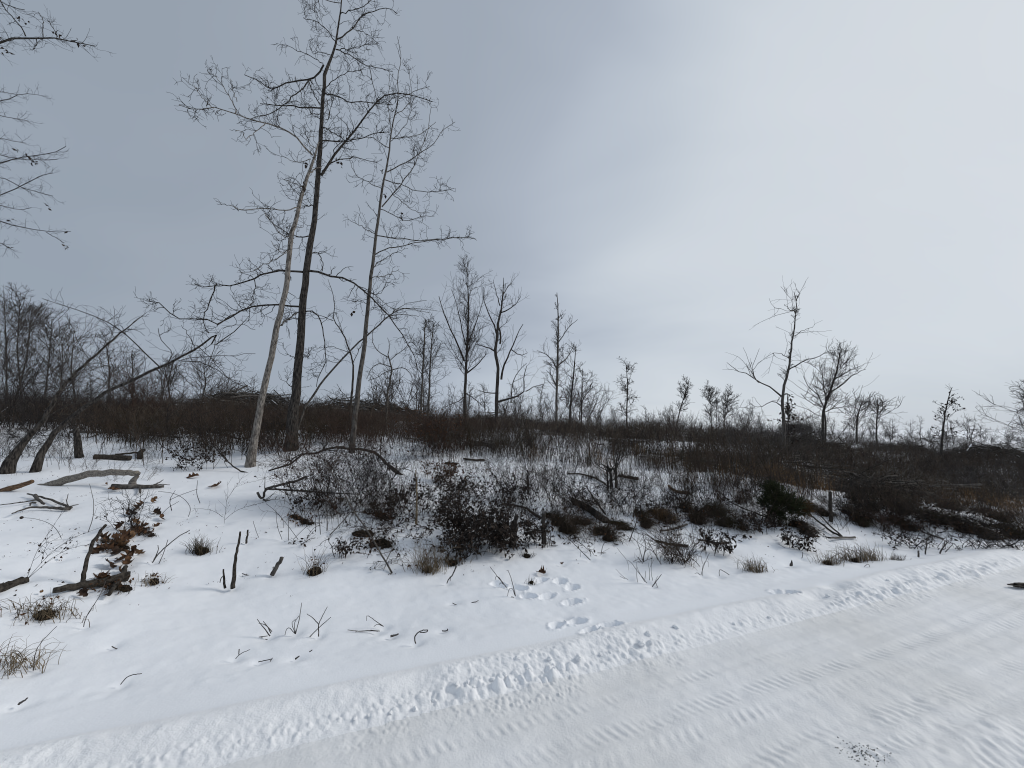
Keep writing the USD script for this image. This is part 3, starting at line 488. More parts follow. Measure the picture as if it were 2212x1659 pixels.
leaner('leaning_tree', 'dark bare tree leaning right, its foot left of the longer leaning trunk',
    [(8, 60, 1830, 110), (8, 110, 1720, 95), (8, 160, 1640, 80), (8, 260, 1520, 60), (8, 400, 1380, 50), (8, 520, 1140, 42), (8, 700, 920, 32), (8, 960, 690, 24), (8, 1130, 540, 16), (8, 1250, 450, 10), (8, 1350, 370, 5)], 6.8,
    [(8, [(1130, 540), (1260, 510), (1340, 580)], 6, 3), (8, [(1200, 490), (1300, 400), (1380, 380)], 5, 3), (8, [(1060, 600), (1000, 480), (900, 420)], 6, 3), (8, [(830, 800), (720, 640), (640, 420), (620, 370)], 6, 3), (8, [(620, 1020), (480, 900), (380, 760), (250, 650)], 9, 4),
     (8, [(700, 920), (850, 900), (1000, 840), (1150, 860)], 7, 3), (8, [(560, 1100), (700, 1040), (900, 1020), (1060, 1060)], 7, 3), (8, [(480, 1220), (380, 1120), (240, 1060), (60, 1040)], 8, 4), (8, [(440, 1330), (600, 1220), (760, 1190), (940, 1080), (1060, 920), (1000, 760)], 9, 4),
     (8, [(300, 1500), (200, 1380), (100, 1330), (-60, 1300)], 8, 4), (8, [(880, 760), (980, 710), (1180, 740), (1320, 760)], 5, 3)], 'bark_dark', 'twig_dark', 45, 1.0, lean=.5)

# tree past the left edge whose limbs reach in
r7 = np.random.default_rng(71)
def side_limbs(t, base, depth, limbs, bark, tw, leaves, wk=1.0):
    LP, LR = [], []
    for pts, w0, w1 in limbs:
        kk = F[7][2] * depth / FPX / 2 * wk; p, rr = traced(pts, 7, depth, w0 * kk, w1 * kk, 12, r7.uniform(-.5, .5), .008, r7); rr = np.maximum(rr, .003)
        obj('limb', tubes(p, rr, 6), bark, t, base=base); LP.append(p); LR.append(rr)
    LP, LR = np.array(LP), np.array(LR); ln = np.linalg.norm(np.diff(LP, axis=1), axis=-1).sum(1)
    A, AR = grow(LP, np.minimum(LR, .009), np.maximum(1, ln * 8), .34, (30, 65), .05, .25, 6, .5, .003, .2, 1, r7)
    C, CR = grow(A, AR, r7.poisson(2.3, len(A)), .14, (30, 65), .05, .28, 4, .75, .0024, .2, 1, r7)
    obj('twigs', join([tubes(A, AR, 4), tubes(C, CR, 3)]), tw, t, base=base, kind='stuff')
    for q in leaves:
        w = at(px([q], 7), depth)[0]; [obj('dead_leaf', foliage(z[None], .10, r7), 'leaf_black', t, base=base) for z in w + r7.normal(size=(5, 3)) * [.03, .03, .035]]
for nm, lab, X0, dep, limbs, lv in (
    ('edge_tree', 'bare tree past the left edge, one thick twig-ended limb reaching in at the top corner', -330, 7.5,
     [([(-900, 380), (-200, 320), (0, 265), (60, 240), (155, 222), (210, 235), (320, 220), (470, 258), (580, 280)], 30, 4), ([(155, 218), (120, 150), (60, 90), (10, 20), (-20, -40)], 8, 5), ([(262, 225), (262, 160), (262, 120), (232, 72)], 5, 3), ([(350, 222), (340, 200), (285, 115)], 5, 3), ([(222, 232), (225, 290), (180, 305)], 5, 3), ([(-300, -120), (-60, -30), (80, 50), (150, 60)], 8, 4), ([(-900, 120), (-400, 60), (-100, 150), (30, 250)], 9, 5)], [(15, 300), (40, 305), (140, 128), (345, 205), (488, 258)]),
    ('edge_tree', 'bare tree past the left edge, its fine twig sprays reaching in below the thick limb', -120, 11.5,
     [([(-330, 760), (-100, 640), (0, 618), (80, 595), (130, 565), (230, 572), (290, 590)], 9, 2), ([(-330, 1120), (-100, 1010), (0, 990), (110, 960), (250, 940), (340, 930), (400, 890)], 10, 3), ([(-330, 1330), (-80, 1230), (0, 1180), (80, 1160), (200, 1085), (320, 1050)], 9, 3), ([(-330, 1010), (0, 1080), (50, 1088), (120, 1140), (320, 1190)], 7, 3),
      ([(-330, 1260), (-100, 1320), (0, 1345), (100, 1375), (290, 1410), (430, 1405)], 9, 3), ([(280, 1410), (390, 1475)], 4, 3), ([(-330, 820), (-60, 830), (0, 840), (100, 860), (160, 870)], 6, 3), ([(-330, 700), (-50, 690), (60, 715), (170, 735)], 6, 3), ([(-330, 900), (-60, 920), (60, 960), (200, 975), (350, 970)], 6, 3), ([(-330, 1480), (0, 1475), (50, 1505)], 5, 3), ([(-330, 1180), (0, 1245), (110, 1280), (190, 1262)], 6, 3), ([(-330, 620), (-60, 560), (0, 553), (110, 575)], 6, 3)],
     [(150, 935), (165, 950), (110, 910), (215, 985), (195, 990), (298, 1248), (70, 1330), (395, 1497), (50, 1505), (405, 1408)])):
    foot = at([[X0, 900]], dep)[0]; foot[2] = float(G(foot[0], foot[1])) - .1; top = at([[X0 + 20, 40]], dep)[0]
    t = thing('edge_tree', lab, 'tree', foot); P = resample(np.array([foot, foot * .5 + top * .5 + [.12, 0, 0], top]), 24); R = np.linspace(.13, .05, 24) * (1 if nm else 1)
    obj('trunk', rough_trunk(P, R, 12, .08, 9), 'bark_dark', t, base=foot)
    side_limbs(t, foot, dep, limbs, 'bark_dark', 'twig_dark', lv)
# ------------------------------------------------------------------ trees farther off, each grown on its own trunk
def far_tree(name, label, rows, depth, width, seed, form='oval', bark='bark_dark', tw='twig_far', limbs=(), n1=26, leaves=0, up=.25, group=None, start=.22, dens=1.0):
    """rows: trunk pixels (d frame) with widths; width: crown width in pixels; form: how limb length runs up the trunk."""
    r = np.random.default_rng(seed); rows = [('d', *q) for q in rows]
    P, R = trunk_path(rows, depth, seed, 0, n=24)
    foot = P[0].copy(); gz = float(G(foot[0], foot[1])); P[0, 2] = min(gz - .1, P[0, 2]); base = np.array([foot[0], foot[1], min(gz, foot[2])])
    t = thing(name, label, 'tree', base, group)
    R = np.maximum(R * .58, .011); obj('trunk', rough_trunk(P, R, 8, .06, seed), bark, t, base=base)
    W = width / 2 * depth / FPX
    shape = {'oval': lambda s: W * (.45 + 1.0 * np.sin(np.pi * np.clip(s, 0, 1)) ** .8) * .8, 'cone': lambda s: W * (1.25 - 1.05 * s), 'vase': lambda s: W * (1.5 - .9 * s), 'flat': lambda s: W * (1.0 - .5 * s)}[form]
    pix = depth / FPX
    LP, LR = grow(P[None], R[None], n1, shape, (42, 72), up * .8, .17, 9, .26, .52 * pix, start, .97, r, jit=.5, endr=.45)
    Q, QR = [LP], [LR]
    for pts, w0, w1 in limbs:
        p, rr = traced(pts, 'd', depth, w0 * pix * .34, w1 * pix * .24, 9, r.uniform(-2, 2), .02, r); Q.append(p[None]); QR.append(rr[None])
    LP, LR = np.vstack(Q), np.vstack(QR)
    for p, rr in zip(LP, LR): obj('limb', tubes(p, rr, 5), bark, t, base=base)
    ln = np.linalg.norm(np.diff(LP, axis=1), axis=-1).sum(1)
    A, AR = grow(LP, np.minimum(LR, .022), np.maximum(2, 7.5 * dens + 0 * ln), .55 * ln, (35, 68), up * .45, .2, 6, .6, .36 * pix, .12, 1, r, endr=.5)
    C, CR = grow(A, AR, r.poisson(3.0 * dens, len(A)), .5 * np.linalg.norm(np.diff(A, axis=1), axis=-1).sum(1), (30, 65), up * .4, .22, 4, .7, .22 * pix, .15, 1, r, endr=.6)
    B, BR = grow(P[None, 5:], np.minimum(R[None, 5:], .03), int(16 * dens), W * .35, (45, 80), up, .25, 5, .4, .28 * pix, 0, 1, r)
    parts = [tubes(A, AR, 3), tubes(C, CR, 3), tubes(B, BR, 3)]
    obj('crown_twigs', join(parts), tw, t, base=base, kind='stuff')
    if leaves:
        k = r.integers(0, len(A), leaves); pt = A[k, r.integers(2, 6, leaves)] + r.normal(size=(leaves, 3)) * .08
        obj('dead_leaves', foliage(pt, .10 + 1.6 * pix, r), 'leaf_black', t, base=base, kind='stuff')
    return t
far_tree('bare_tree', 'thin straight bare tree, left one of a close pair right of the drooping tree', [(908, 925, 9), (913, 806, 7), (917, 726, 5), (919, 690, 2)], 30, 85, 101, 'oval', 'bark_grey', up=.35, n1=22)
far_tree('bare_tree', 'thin bare tree close beside a taller straight one, right one of the pair', [(924, 922, 8), (929, 793, 6), (934, 726, 4), (936, 700, 2)], 31, 85, 102, 'oval', 'bark_grey', up=.3, n1=22, start=.15)
far_tree('bare_tree', 'broad bare tree with a dense fan-shaped crown, tallest of the middle distance', [(1006, 918, 13), (1004, 860, 11), (1006, 806, 10), (1010, 740, 8), (1012, 660, 6), (1010, 580, 2)], 29, 120, 103, 'vase', up=.45, n1=30,
    limbs=[([(1003, 780), (985, 735), (962, 690), (948, 640)], 7, 3), ([(1008, 806), (1030, 790), (1050, 765)], 6, 3), ([(1006, 745), (995, 700), (985, 650), (975, 625)], 5, 2), ([(1012, 740), (1032, 690), (1045, 640)], 5, 2), ([(1006, 855), (985, 870), (958, 880)], 4, 2), ([(1008, 850), (1030, 865), (1050, 885)], 4, 2)], start=.3, dens=1.2)
far_tree('twisted_tree', 'dark bare tree with a twisted S-shaped trunk and crooked limbs, mid-distance', [(1072, 930, 15), (1073, 860, 13), (1076, 793, 11), (1069, 761, 11), (1074, 726, 10), (1075, 702, 9), (1082, 673, 7), (1086, 640, 5), (1088, 600, 2)], 28, 60, 104, 'oval', up=.4, n1=12, start=.45, dens=.8,
    limbs=[([(1072, 760), (1050, 748), (1028, 744)], 6, 3), ([(1076, 730), (1063, 690), (1046, 660), (1045, 620)], 6, 3), ([(1083, 675), (1105, 665), (1120, 650), (1125, 640)], 5, 2), ([(1080, 742), (1082, 720), (1076, 704)], 7, 7), ([(1083, 820), (1088, 790), (1104, 755), (1115, 725), (1130, 700)], 8, 3), ([(1076, 868), (1095, 862), (1120, 856), (1136, 843), (1130, 826), (1135, 800), (1138, 790)], 8, 3), ([(1075, 850), (1050, 848), (1035, 842)], 5, 2), ([(1104, 755), (1125, 770), (1140, 762)], 4, 2), ([(1104, 870), (1106, 830), (1120, 800), (1138, 785)], 5, 2), ([(1136, 845), (1155, 835), (1175, 830)], 4, 2), ([(1080, 660), (1070, 625), (1066, 605)], 4, 2), ([(1086, 640), (1098, 615), (1106, 612)], 4, 2)])
far_tree('bare_tree', 'tall narrow bare tree standing clear against the sky right of the twisted dark one', [(1201, 960, 11), (1202, 880, 9), (1204, 800, 8), (1206, 713, 6), (1205, 660, 4), (1203, 632, 2)], 28, 82, 105, 'cone', 'bark_grey', up=.28, n1=30, start=.2,
    limbs=[([(1203, 800), (1190, 770), (1160, 757)], 5, 2), ([(1205, 790), (1225, 775), (1240, 745)], 5, 2), ([(1206, 740), (1230, 705), (1248, 690)], 4, 2), ([(1203, 835), (1190, 810), (1180, 800)], 4, 2), ([(1204, 860), (1225, 858), (1240, 862)], 3, 2)])
far_tree('bare_tree', 'bare tree leaning slightly right, beside the tall narrow one', [(1228, 940, 8), (1234, 860, 7), (1240, 800, 5), (1244, 750, 2)], 33, 75, 106, 'oval', up=.2, n1=24, start=.25)
far_tree('bare_tree', 'shorter bare tree behind the slightly leaning one, with a round twiggy crown', [(1255, 942, 6), (1256, 880, 5), (1258, 800, 2)], 36, 70, 107, 'oval', up=.18, n1=24, start=.3)
far_tree('lone_tree', 'small lone bare tree with flat tiers of limbs on the open skyline', [(1354, 926, 6), (1354, 880, 5), (1356, 830, 4), (1352, 783, 2)], 42, 70, 108, 'flat', up=.08, n1=26, start=.12)
far_tree('bare_tree', 'bare tree leaning right on the skyline, left of two slighter ones', [(1459, 930, 5), (1468, 890, 4), (1480, 850, 3), (1488, 828, 1.5)], 46, 50, 109, 'vase', up=.3, n1=24, start=.3)
far_tree('bare_tree', 'slight pale-twigged tree on the skyline with an upright oval crown', [(1537, 930, 4), (1536, 880, 3), (1532, 833, 1.5)], 48, 45, 110, 'oval', 'bark_grey', up=.35, n1=24, start=.25)
far_tree('bare_tree', 'slight skyline tree with a wide fan of twigs, right of the upright oval one', [(1563, 930, 4), (1566, 890, 3), (1574, 850, 1.5)], 48, 62, 111, 'vase', 'bark_grey', up=.28, n1=24, start=.2)
far_tree('oak_tree', 'tall slender bare oak standing right of the middle, highest on the right-hand side', [(1695, 1000, 13), (1693, 920, 11), (1690, 857, 9), (1695, 830, 9), (1705, 790, 7), (1710, 740, 6), (1718, 697, 4), (1721, 650, 2.5), (1715, 630, 1.5)], 15.5, 60, 112, 'cone', 'bark_grey', 'twig_dark', up=.22, n1=20, start=.45, dens=.7,
    limbs=[([(1690, 858), (1672, 840), (1640, 825), (1610, 805), (1590, 800), (1570, 783)], 6, 2), ([(1640, 827), (1620, 800), (1612, 785)], 3, 1.5), ([(1700, 802), (1725, 785), (1770, 770), (1795, 757)], 5, 2), ([(1692, 880), (1670, 865), (1640, 880), (1622, 873)], 4, 1.5), ([(1706, 775), (1690, 765), (1668, 763)], 3, 1.5), ([(1710, 730), (1730, 715), (1755, 708)], 3, 1.5), ([(1718, 675), (1705, 668), (1695, 657)], 3, 1.5), ([(1721, 650), (1727, 630)], 2, 1.5)])
far_tree('forked_tree', 'twin-stemmed bare tree with a wide fan crown, right of the tall slender oak', [(1780, 1000, 11), (1777, 930, 9), (1779, 885, 8), (1795, 840, 7), (1808, 800, 5), (1815, 757, 2)], 19, 105, 113, 'vase', up=.35, n1=24, start=.42, dens=1.1,
    limbs=[([(1788, 1000), (1784, 930), (1782, 880), (1770, 855), (1745, 835), (1735, 812)], 8, 2), ([(1790, 850), (1820, 830), (1850, 805), (1870, 798)], 5, 2), ([(1785, 865), (1780, 830), (1775, 800), (1770, 795)], 4, 2), ([(1800, 820), (1835, 800), (1860, 790)], 4, 2), ([(1782, 890), (1815, 880), (1850, 875)], 3, 2), ([(1778, 880), (1750, 870), (1730, 850)], 3, 2)])
far_tree('leafy_sapling', 'sapling hung with dark dead leaves, close behind the tall slender oak trunk', [(1704, 985, 6), (1703, 920, 5), (1701, 850, 2)], 17, 55, 114, 'flat', 'bark_dark', 'twig_dark', n1=14, leaves=230, dens=.6, start=.15)
far_tree('leafy_tree', 'small tree holding clusters of dark leaves, alone at the right edge of the valley', [(2032, 985, 8), (2037, 930, 6), (2042, 890, 4), (2052, 850, 2.5), (2057, 836, 1.5)], 24, 95, 115, 'cone', 'bark_dark', 'twig_dark', n1=16, leaves=150, dens=.6, start=.15)
far_tree('edge_right_tree', 'bare windswept tree cut off by the right edge of the picture', [(2222, 985, 9), (2216, 910, 7), (2224, 850, 3)], 30, 110, 116, 'vase', 'bark_dark', 'twig_dark', up=.12, n1=26)
far_tree('bare_tree', 'rounded scrubby tree on the dark ridge, nearest right of the twin-stemmed one', [(1850, 945, 6), (1852, 900, 5), (1862, 868, 2)], 44, 85, 117, 'oval', n1=26, up=.2, dens=.75, start=.15)
far_tree('bare_tree', 'rounded scrubby tree at the right end of the dark ridge before the gap of sky', [(1893, 945, 5), (1894, 905, 4), (1897, 872, 2)], 46, 70, 118, 'oval', n1=22, up=.2, dens=.75, start=.15)
for k, (x0, yb, x1, yt, w, dep, lab) in enumerate((
    (15, 880, 8, 628, 90, 38, 'dense twiggy tree at the left edge of the picture, behind the leaning trunks'), (48, 882, 44, 632, 95, 39, 'dense tall twiggy tree, second in from the left edge of the picture'),
    (30, 878, 70, 665, 80, 41, 'leaning twiggy tree in the thicket at the far left'), (95, 876, 112, 690, 110, 36, 'broad twiggy tree right of the dense pair at the left edge'),
    (165, 884, 160, 712, 110, 34, 'twiggy tree seen through the crossing leaning trunks'), (232, 880, 226, 720, 100, 36, 'twiggy tree under the arching tip of the leaning trunk'),
    (286, 880, 285, 765, 62, 44, 'small fan-crowned tree just left of where the long trunk crosses the skyline'), (371, 876, 372, 785, 74, 46, 'small round tree on the skyline left of the big brush pile'),
    (433, 872, 440, 790, 90, 46, 'wide pale-twigged tree directly behind the left end of the big brush pile'), (128, 878, 135, 740, 80, 42, 'low twiggy tree between the broad one and the crossing trunks'))):
    far_tree('thicket_tree', lab, [(x0, yb, 6), ((x0 + x1) / 2 + (2, -9, 8)[k % 3], (yb + yt) / 2, 4), (x1, yt, 1.5)], dep, w * 1.15, 130 + k, ('oval', 'vase')[k % 2], n1=(38 if x0 < 110 else 24), up=.3, dens=(1.0 if x0 < 110 else .75), start=.08)

# small trees of the far skyline: six grown, the others copies
r5 = np.random.default_rng(55)
def small_tree(name, label, cat, H, W, seed, group, n1=16, up=.3, leaves=0, bark='bark_dark', loc=(0, 0, 0), stems=1):
    r = np.random.default_rng(seed); t = thing(name, label, cat, loc, group); t_x = UsdGeom.Xform(t); t_x.AddRotateZOp().Set(0.0); t_x.AddScaleOp().Set(Gf.Vec3f(1))
    Ps, Rs = [], []
    for k in range(stems):
        a = r.uniform(0, 6.28); top = np.array([math.cos(a), math.sin(a), 0]) * (W * .35 if stems > 1 else .25) + [0, 0, H * (1 if stems == 1 else r.uniform(.7, 1))]
        P = resample(np.array([[0, 0, -.15], [0, 0, .1] + top * .3 * [.4, .4, 1], top * .65 + r.normal(size=3) * [.12, .12, 0], top]), 14); Ps.append(P); Rs.append(np.linspace(.06 if stems == 1 else .042, .018, 14))
    Ps, Rs = np.array(Ps), np.array(Rs)
    for p, rr in zip(Ps, Rs): obj('trunk' if stems == 1 else 'stem', tubes(p, rr, 5), bark, t)
    A, AR = grow(Ps, Rs, max(5, n1 // stems), lambda s: W * .5 * (1.25 - .75 * s), (40, 70), up * .8, .2, 7, .6, .026, .12, 1, r, endr=.5)
    C, CR = grow(A, AR, r.poisson(4, len(A)), .25 * W, (30, 65), up * .6, .22, 5, .7, .016, .1, 1, r, endr=.6)
    D, DR = grow(C, CR, r.poisson(1.0, len(C)), .11 * W, (30, 65), up * .5, .22, 3, .8, .012, .2, 1, r)
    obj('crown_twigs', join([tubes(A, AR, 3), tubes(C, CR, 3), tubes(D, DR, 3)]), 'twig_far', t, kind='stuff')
    if leaves:
        obj('dead_leaves', foliage(A[r.integers(0, len(A), leaves), r.integers(1, 7, leaves)] + r.normal(size=(leaves, 3)) * .06, .16, r), 'leaf_black', t, kind='stuff')
    return t
ZONES = [  # columns, row of the foot, tree height in pixels (low, high), number, group, label
    (130, 350, 60, 100, 14, 'far saplings left of the big brush pile', 'small bare tree on the skyline behind the leaning trunks, left of the big brush pile'),
    (350, 545, 40, 90, 14, 'far saplings behind the big brush pile', 'small bare tree on the skyline just behind the big brush pile'),
    (640, 790, 25, 60, 12, 'far saplings between the tall trunks', 'small bare tree on the skyline seen between the three tall trunks'),
    (790, 1000, 40, 110, 22, 'far saplings under the drooping tree', 'small bare tree low on the skyline between the drooping tree and the broad fan-crowned one'),
    (1000, 1180, 40, 90, 24, 'far saplings round the twisted tree', 'small bare tree low on the skyline around the foot of the twisted tree'),
    (1180, 1310, 35, 85, 16, 'far saplings round the narrow tree', 'small bare tree low on the skyline around the tall narrow tree'),
    (1290, 1460, 16, 50, 20, 'far saplings round the lone tiered tree', 'small bare tree low on the skyline around the lone tiered tree'),
    (1440, 1620, 22, 60, 20, 'far saplings left of the tall oak', 'small bare tree low on the skyline left of the tall slender oak'),
    (1620, 1760, 18, 50, 12, 'far saplings behind the tall oak', 'small bare tree on the skyline behind the tall slender oak'),
    (1740, 1930, 25, 60, 22, 'far saplings on the dark ridge', 'small bare tree on the dark wooded ridge right of the twin-stemmed tree'),
    (1950, 2240, 22, 55, 26, 'far saplings across the valley', 'small bare tree on the far side of the valley at the right')]
first_small = {}
def depth_of_crest(X):
    D = np.linspace(30, 95, 40); w = at([[X, 920]] * 40, D); w[:, 2] = G(w[:, 0], w[:, 1]); return D[np.argmin(topx(w)[1])]
for X0, X1, h0, h1, cnt, grp, lab in ZONES:
    for k in range(cnt):
        X = r5.uniform(X0, X1); D = r5.uniform(42, 75); w = at([[X, 920]], D)[0]; w[2] = G(w[0], w[1]); hpx = h0 + (h1 - h0) * r5.uniform(0, 1) ** 1.6
        kind = int(r5.integers(0, 6)); H = hpx * D / FPX
        if kind not in first_small:
            spec = [(5, 3, 16, .35, 1), (5, 2.2, 18, .25, 1), (4.5, 3.6, 18, .3, 3), (5.5, 2.6, 14, .45, 2), (4, 3.4, 20, .2, 1), (4.5, 4.2, 20, .25, 4)][kind]
            first_small[kind] = (small_tree('far_sapling', lab, 'tree', spec[0], spec[1], 300 + kind, grp, spec[2], spec[3], stems=spec[4]), spec[0])
            o = first_small[kind][0]; o.GetAttribute('xformOp:translate').Set(Gf.Vec3d(*map(float, w))); o.GetAttribute('xformOp:scale').Set(Gf.Vec3f(float(H / spec[0])))
        else:
            copy(first_small[kind][0], w, r5.uniform(0, 360), H / first_small[kind][1], lab, grp)

# ------------------------------------------------------------------ weeds and brush nobody could count
def instancer(name, label, cat, protos, pts, rot, scl, idx):
    pi = UsdGeom.PointInstancer.Define(stage, ROOT + '/' + numbered(ROOT, name)); cd(pi.GetPrim(), label, cat, kind='stuff')
    rel = pi.CreatePrototypesRel()
    for nm, mesh, m in protos:
        p = obj(nm, mesh, m, str(pi.GetPath())); rel.AddTarget(p.GetPath())
    pi.CreateProtoIndicesAttr(Vt.IntArray.FromNumpy(np.asarray(idx, np.int32))); pi.CreatePositionsAttr(Vt.Vec3fArray.FromNumpy(np.asarray(pts, np.float32)))
    pi.CreateScalesAttr(Vt.Vec3fArray.FromNumpy(np.repeat(np.asarray(scl, np.float32)[:, None], 3, 1)))
    h = np.asarray(rot) / 2; pi.CreateOrientationsAttr(Vt.QuathArray([Gf.Quath(float(math.cos(a)), 0, 0, float(math.sin(a))) for a in h]))
def weed_clump(seed, n=16, H=.9, R=.35, branch=4, lean=.16, rad=.0062, head=.1):
    r = np.random.default_rng(seed); b = r.normal(size=(n, 3)) * [R, R, 0]; hgt = H * r.uniform(.55, 1.15, n); d = r.normal(size=(n, 3)) * lean; d[:, 2] = 1
    t = np.linspace(0, 1, 6)[None, :, None]; bend = r.normal(size=(n, 1, 3)) * [.1, .1, 0]
    P = b[:, None] + d[:, None] * t * hgt[:, None, None] + bend * t ** 2 * H; P[:, 0, 2] -= .1
    Rr = np.repeat(np.linspace(rad, rad * .5, 6)[None], n, 0)
    A, AR = grow(P, Rr, branch, .28 * H, (25, 55), .2, .2, 4, .7, rad * .45, .4, 1, r)
    B, BR = grow(A, AR, r.poisson(1.5, len(A)), head * H, (25, 60), .1, .3, 3, .8, rad * .45, .3, 1, r)
    return join([tubes(P, Rr, 3), tubes(A, AR, 3), tubes(B, BR, 3)])
def cane_clump(seed, n=18, H=1.0, R=.5, rad=.004):
    r = np.random.default_rng(seed); b = r.normal(size=(n, 3)) * [R * .5, R * .5, 0]; a = r.uniform(0, 6.28, n); L = H * r.uniform(.7, 1.5, n)
    t = np.linspace(0, 1, 8)[None, :, None]; dr = np.stack([np.cos(a), np.sin(a), 0 * a], 1)[:, None]
    P = b[:, None] + dr * t ** 1.6 * (L * r.uniform(.3, .9, n))[:, None, None] + np.array([0, 0, 1]) * (t - .45 * t ** 2.4) * L[:, None, None]; P[:, 0, 2] -= .1
    Rr = np.repeat(np.linspace(rad, rad * .5, 8)[None], n, 0)
    A, AR = grow(P, Rr, 5, .24 * H, (30, 70), .12, .25, 5, .7, rad * .5, .25, 1, r)
    return join([tubes(P, Rr, 3), tubes(A, AR, 3)])
def brush_clump(seed, n=9, H=1.3, R=.3, rad=.008):
    r = np.random.default_rng(seed); b = r.normal(size=(n, 3)) * [R, R, 0]; d = r.normal(size=(n, 3)) * .5; d[:, 2] = 1; d = unit(d)
    P = np.zeros((n, 7, 3)); P[:, 0] = b - [0, 0, .1]
    for k in range(1, 7): d = unit(d + r.normal(size=(n, 3)) * .14); P[:, k] = P[:, k - 1] + d * H / 6 * r.uniform(.7, 1.2, (n, 1))
    Rr = np.repeat(np.linspace(rad, rad * .5, 7)[None], n, 0)
    A, AR = grow(P, Rr, 6, .42 * H, (30, 65), .1, .22, 5, .65, rad * .5, .15, 1, r); B, BR = grow(A, AR, r.poisson(2.6, len(A)), .2 * H, (30, 65), .1, .25, 4, .7, rad * .45, .15, 1, r)
    return join([tubes(P, Rr, 3), tubes(A, AR, 3), tubes(B, BR, 3)])
def grass_clump(seed, n=40, H=.6, R=.12, droop=.5, rad=.0028):
    r = np.random.default_rng(seed); b = r.normal(size=(n, 3)) * [R, R, 0]; a = r.uniform(0, 6.28, n); L = H * r.uniform(.5, 1.2, n); sp = r.uniform(.05, .6, n)
    t = np.linspace(0, 1, 6)[None, :, None]; dr = np.stack([np.cos(a), np.sin(a), 0 * a], 1)[:, None]
    P = b[:, None] + dr * (sp * L)[:, None, None] * t ** 1.3 + np.array([0, 0, 1]) * (t - droop * t ** 2.5 * sp[:, None, None] * 1.5) * L[:, None, None]; P[:, 0, 2] -= .05
    return tubes(P, np.repeat(np.linspace(rad, rad * .35, 6)[None], n, 0), 3)
def fib(x): return np.interp(x, [0, 1], [0, 1])
r6 = np.random.default_rng(66)
# ground points that the camera sees, with their share of the picture, to scatter by where the photograph shows growth
ta, tr_ = np.linspace(-1.0, 1.0, 420), np.exp(np.linspace(math.log(3.2), math.log(140), 520))
tA, tR = np.meshgrid(ta, tr_, indexing='ij'); tX, tY = tR * np.sin(tA), tR * np.cos(tA); tZ = G(tX.ravel(), tY.ravel()).reshape(tX.shape)
el = (tZ - EYE) / tR; seen = el >= np.maximum.accumulate(el, 1) - .004
pX, pY, _ = topx(np.stack([tX, tY, tZ], -1)); area = np.abs(np.gradient(pX, axis=0) * np.gradient(pY, axis=1)) * seen + 1e-9
sw = np.stack([tX, tY, tZ], -1).reshape(-1, 3); SXr, SYr, sdep, valid, area = pX.ravel(), pY.ravel(), tY.ravel(), seen.ravel(), area.ravel()
def scatter(dens, n, r=r6, jit=.5):
    """n ground points, chosen with the weight dens(column, row, distance)."""
    w = np.where(valid, dens(SXr, SYr, sdep), 0) * area; w = np.maximum(w, 0); k = r.choice(len(w), n, p=w / w.sum())
    p = sw[k].copy(); s = np.clip(sdep[k] * .02, .05, .8)[:, None]; p[:, :2] += r.normal(size=(n, 2)) * s * [1, 1.5]; p[:, 2] = G(p[:, 0], p[:, 1]); return p
def band(Y, a, b, s=8): return sstep(Y, a - s, a + s) * (1 - sstep(Y, b - s, b + s))
def low(X):   # row down to which the brown growth comes
    return np.interp(X, [0, 200, 400, 560, 700, 850, 1000, 1200, 1400, 1600, 1700, 1900, 2100, 2212], [910, 945, 978, 985, 975, 970, 980, 1000, 1020, 1030, 1026, 1044, 1064, 1084])
def clumpy(X, Y, s=.02, seed=3): return .05 + 1.6 * sstep(meshkit.fbm(np.stack([X * s, Y * s * 3.5, 0 * X], -1), 4, seed), .42, .64)
n = 3300
p = scatter(lambda X, Y, D: band(Y, 880, low(X), 10) * clumpy(X, Y) * np.where(D > 55, .4, 1) * np.clip((D / 22) ** 1.3, .22, 1) * np.where((X > 1650) & (Y < 1010), .6, 1), n)
instancer('dead_weeds', 'brown dead weed stalks standing thick through the snow across the plateau', 'weeds',
    [('weed_clump', weed_clump(700 + k, 12 + k, .72, .4), 'weed_brown') for k in range(5)] + [('weed_clump', weed_clump(710 + k, 12, .6, .3, 3, .45), 'grass_dark') for k in range(2)] + [('weed_clump', brush_clump(715 + k, 6, .8, .25, .006), ('twig_dark', 'weed_brown', 'bark_grey')[k]) for k in range(3)] + [('weed_clump', cane_clump(718, 12, .7, .4, .005), 'twig_dark')], p, r6.uniform(0, 6.28, n), .4 + 1.1 * r6.random(n) ** 1.8, r6.integers(0, 11, n))
n = 1000
p = scatter(lambda X, Y, D: (band(Y, 885, np.minimum(low(X) - 22, 945), 8) * np.where(X < 1250, 1.0, .35) + 1.2 * np.exp(-((X - 930) / 55) ** 2 - ((Y - 965) / 22) ** 2) + .5 * np.exp(-((X - 790) / 70) ** 2 - ((Y - 955) / 16) ** 2)) * clumpy(X, Y, .015, 9) * np.clip((D / 22) ** 1.4, .2, 1), n)
instancer('red_canes', 'thicket of reddish brown bramble canes below the skyline', 'brambles', [('cane_clump', cane_clump(720 + k, 16, .8, .5), 'red_cane') for k in range(4)], p, r6.uniform(0, 6.28, n), r6.uniform(.5, 1.15, n), r6.integers(0, 4, n))
n = 1050
p = scatter(lambda X, Y, D: (sstep(X, 1450, 1750) * band(Y, 925, np.interp(X, [1500, 1700, 1950, 2212], [985, 1000, 1055, 1090]), 8) * clumpy(X, Y, .014, 4) + .5 * band(Y, 918, 950, 5) * (X > 1050) + 1.3 * band(Y, 880, 905, 5) * (X < 260) + .7 * band(Y, 884, 918, 5) * (X < 1250)) * np.where(D > 10, 1, 0) * np.clip((D / 40) ** 1.2, .12, 1), n)
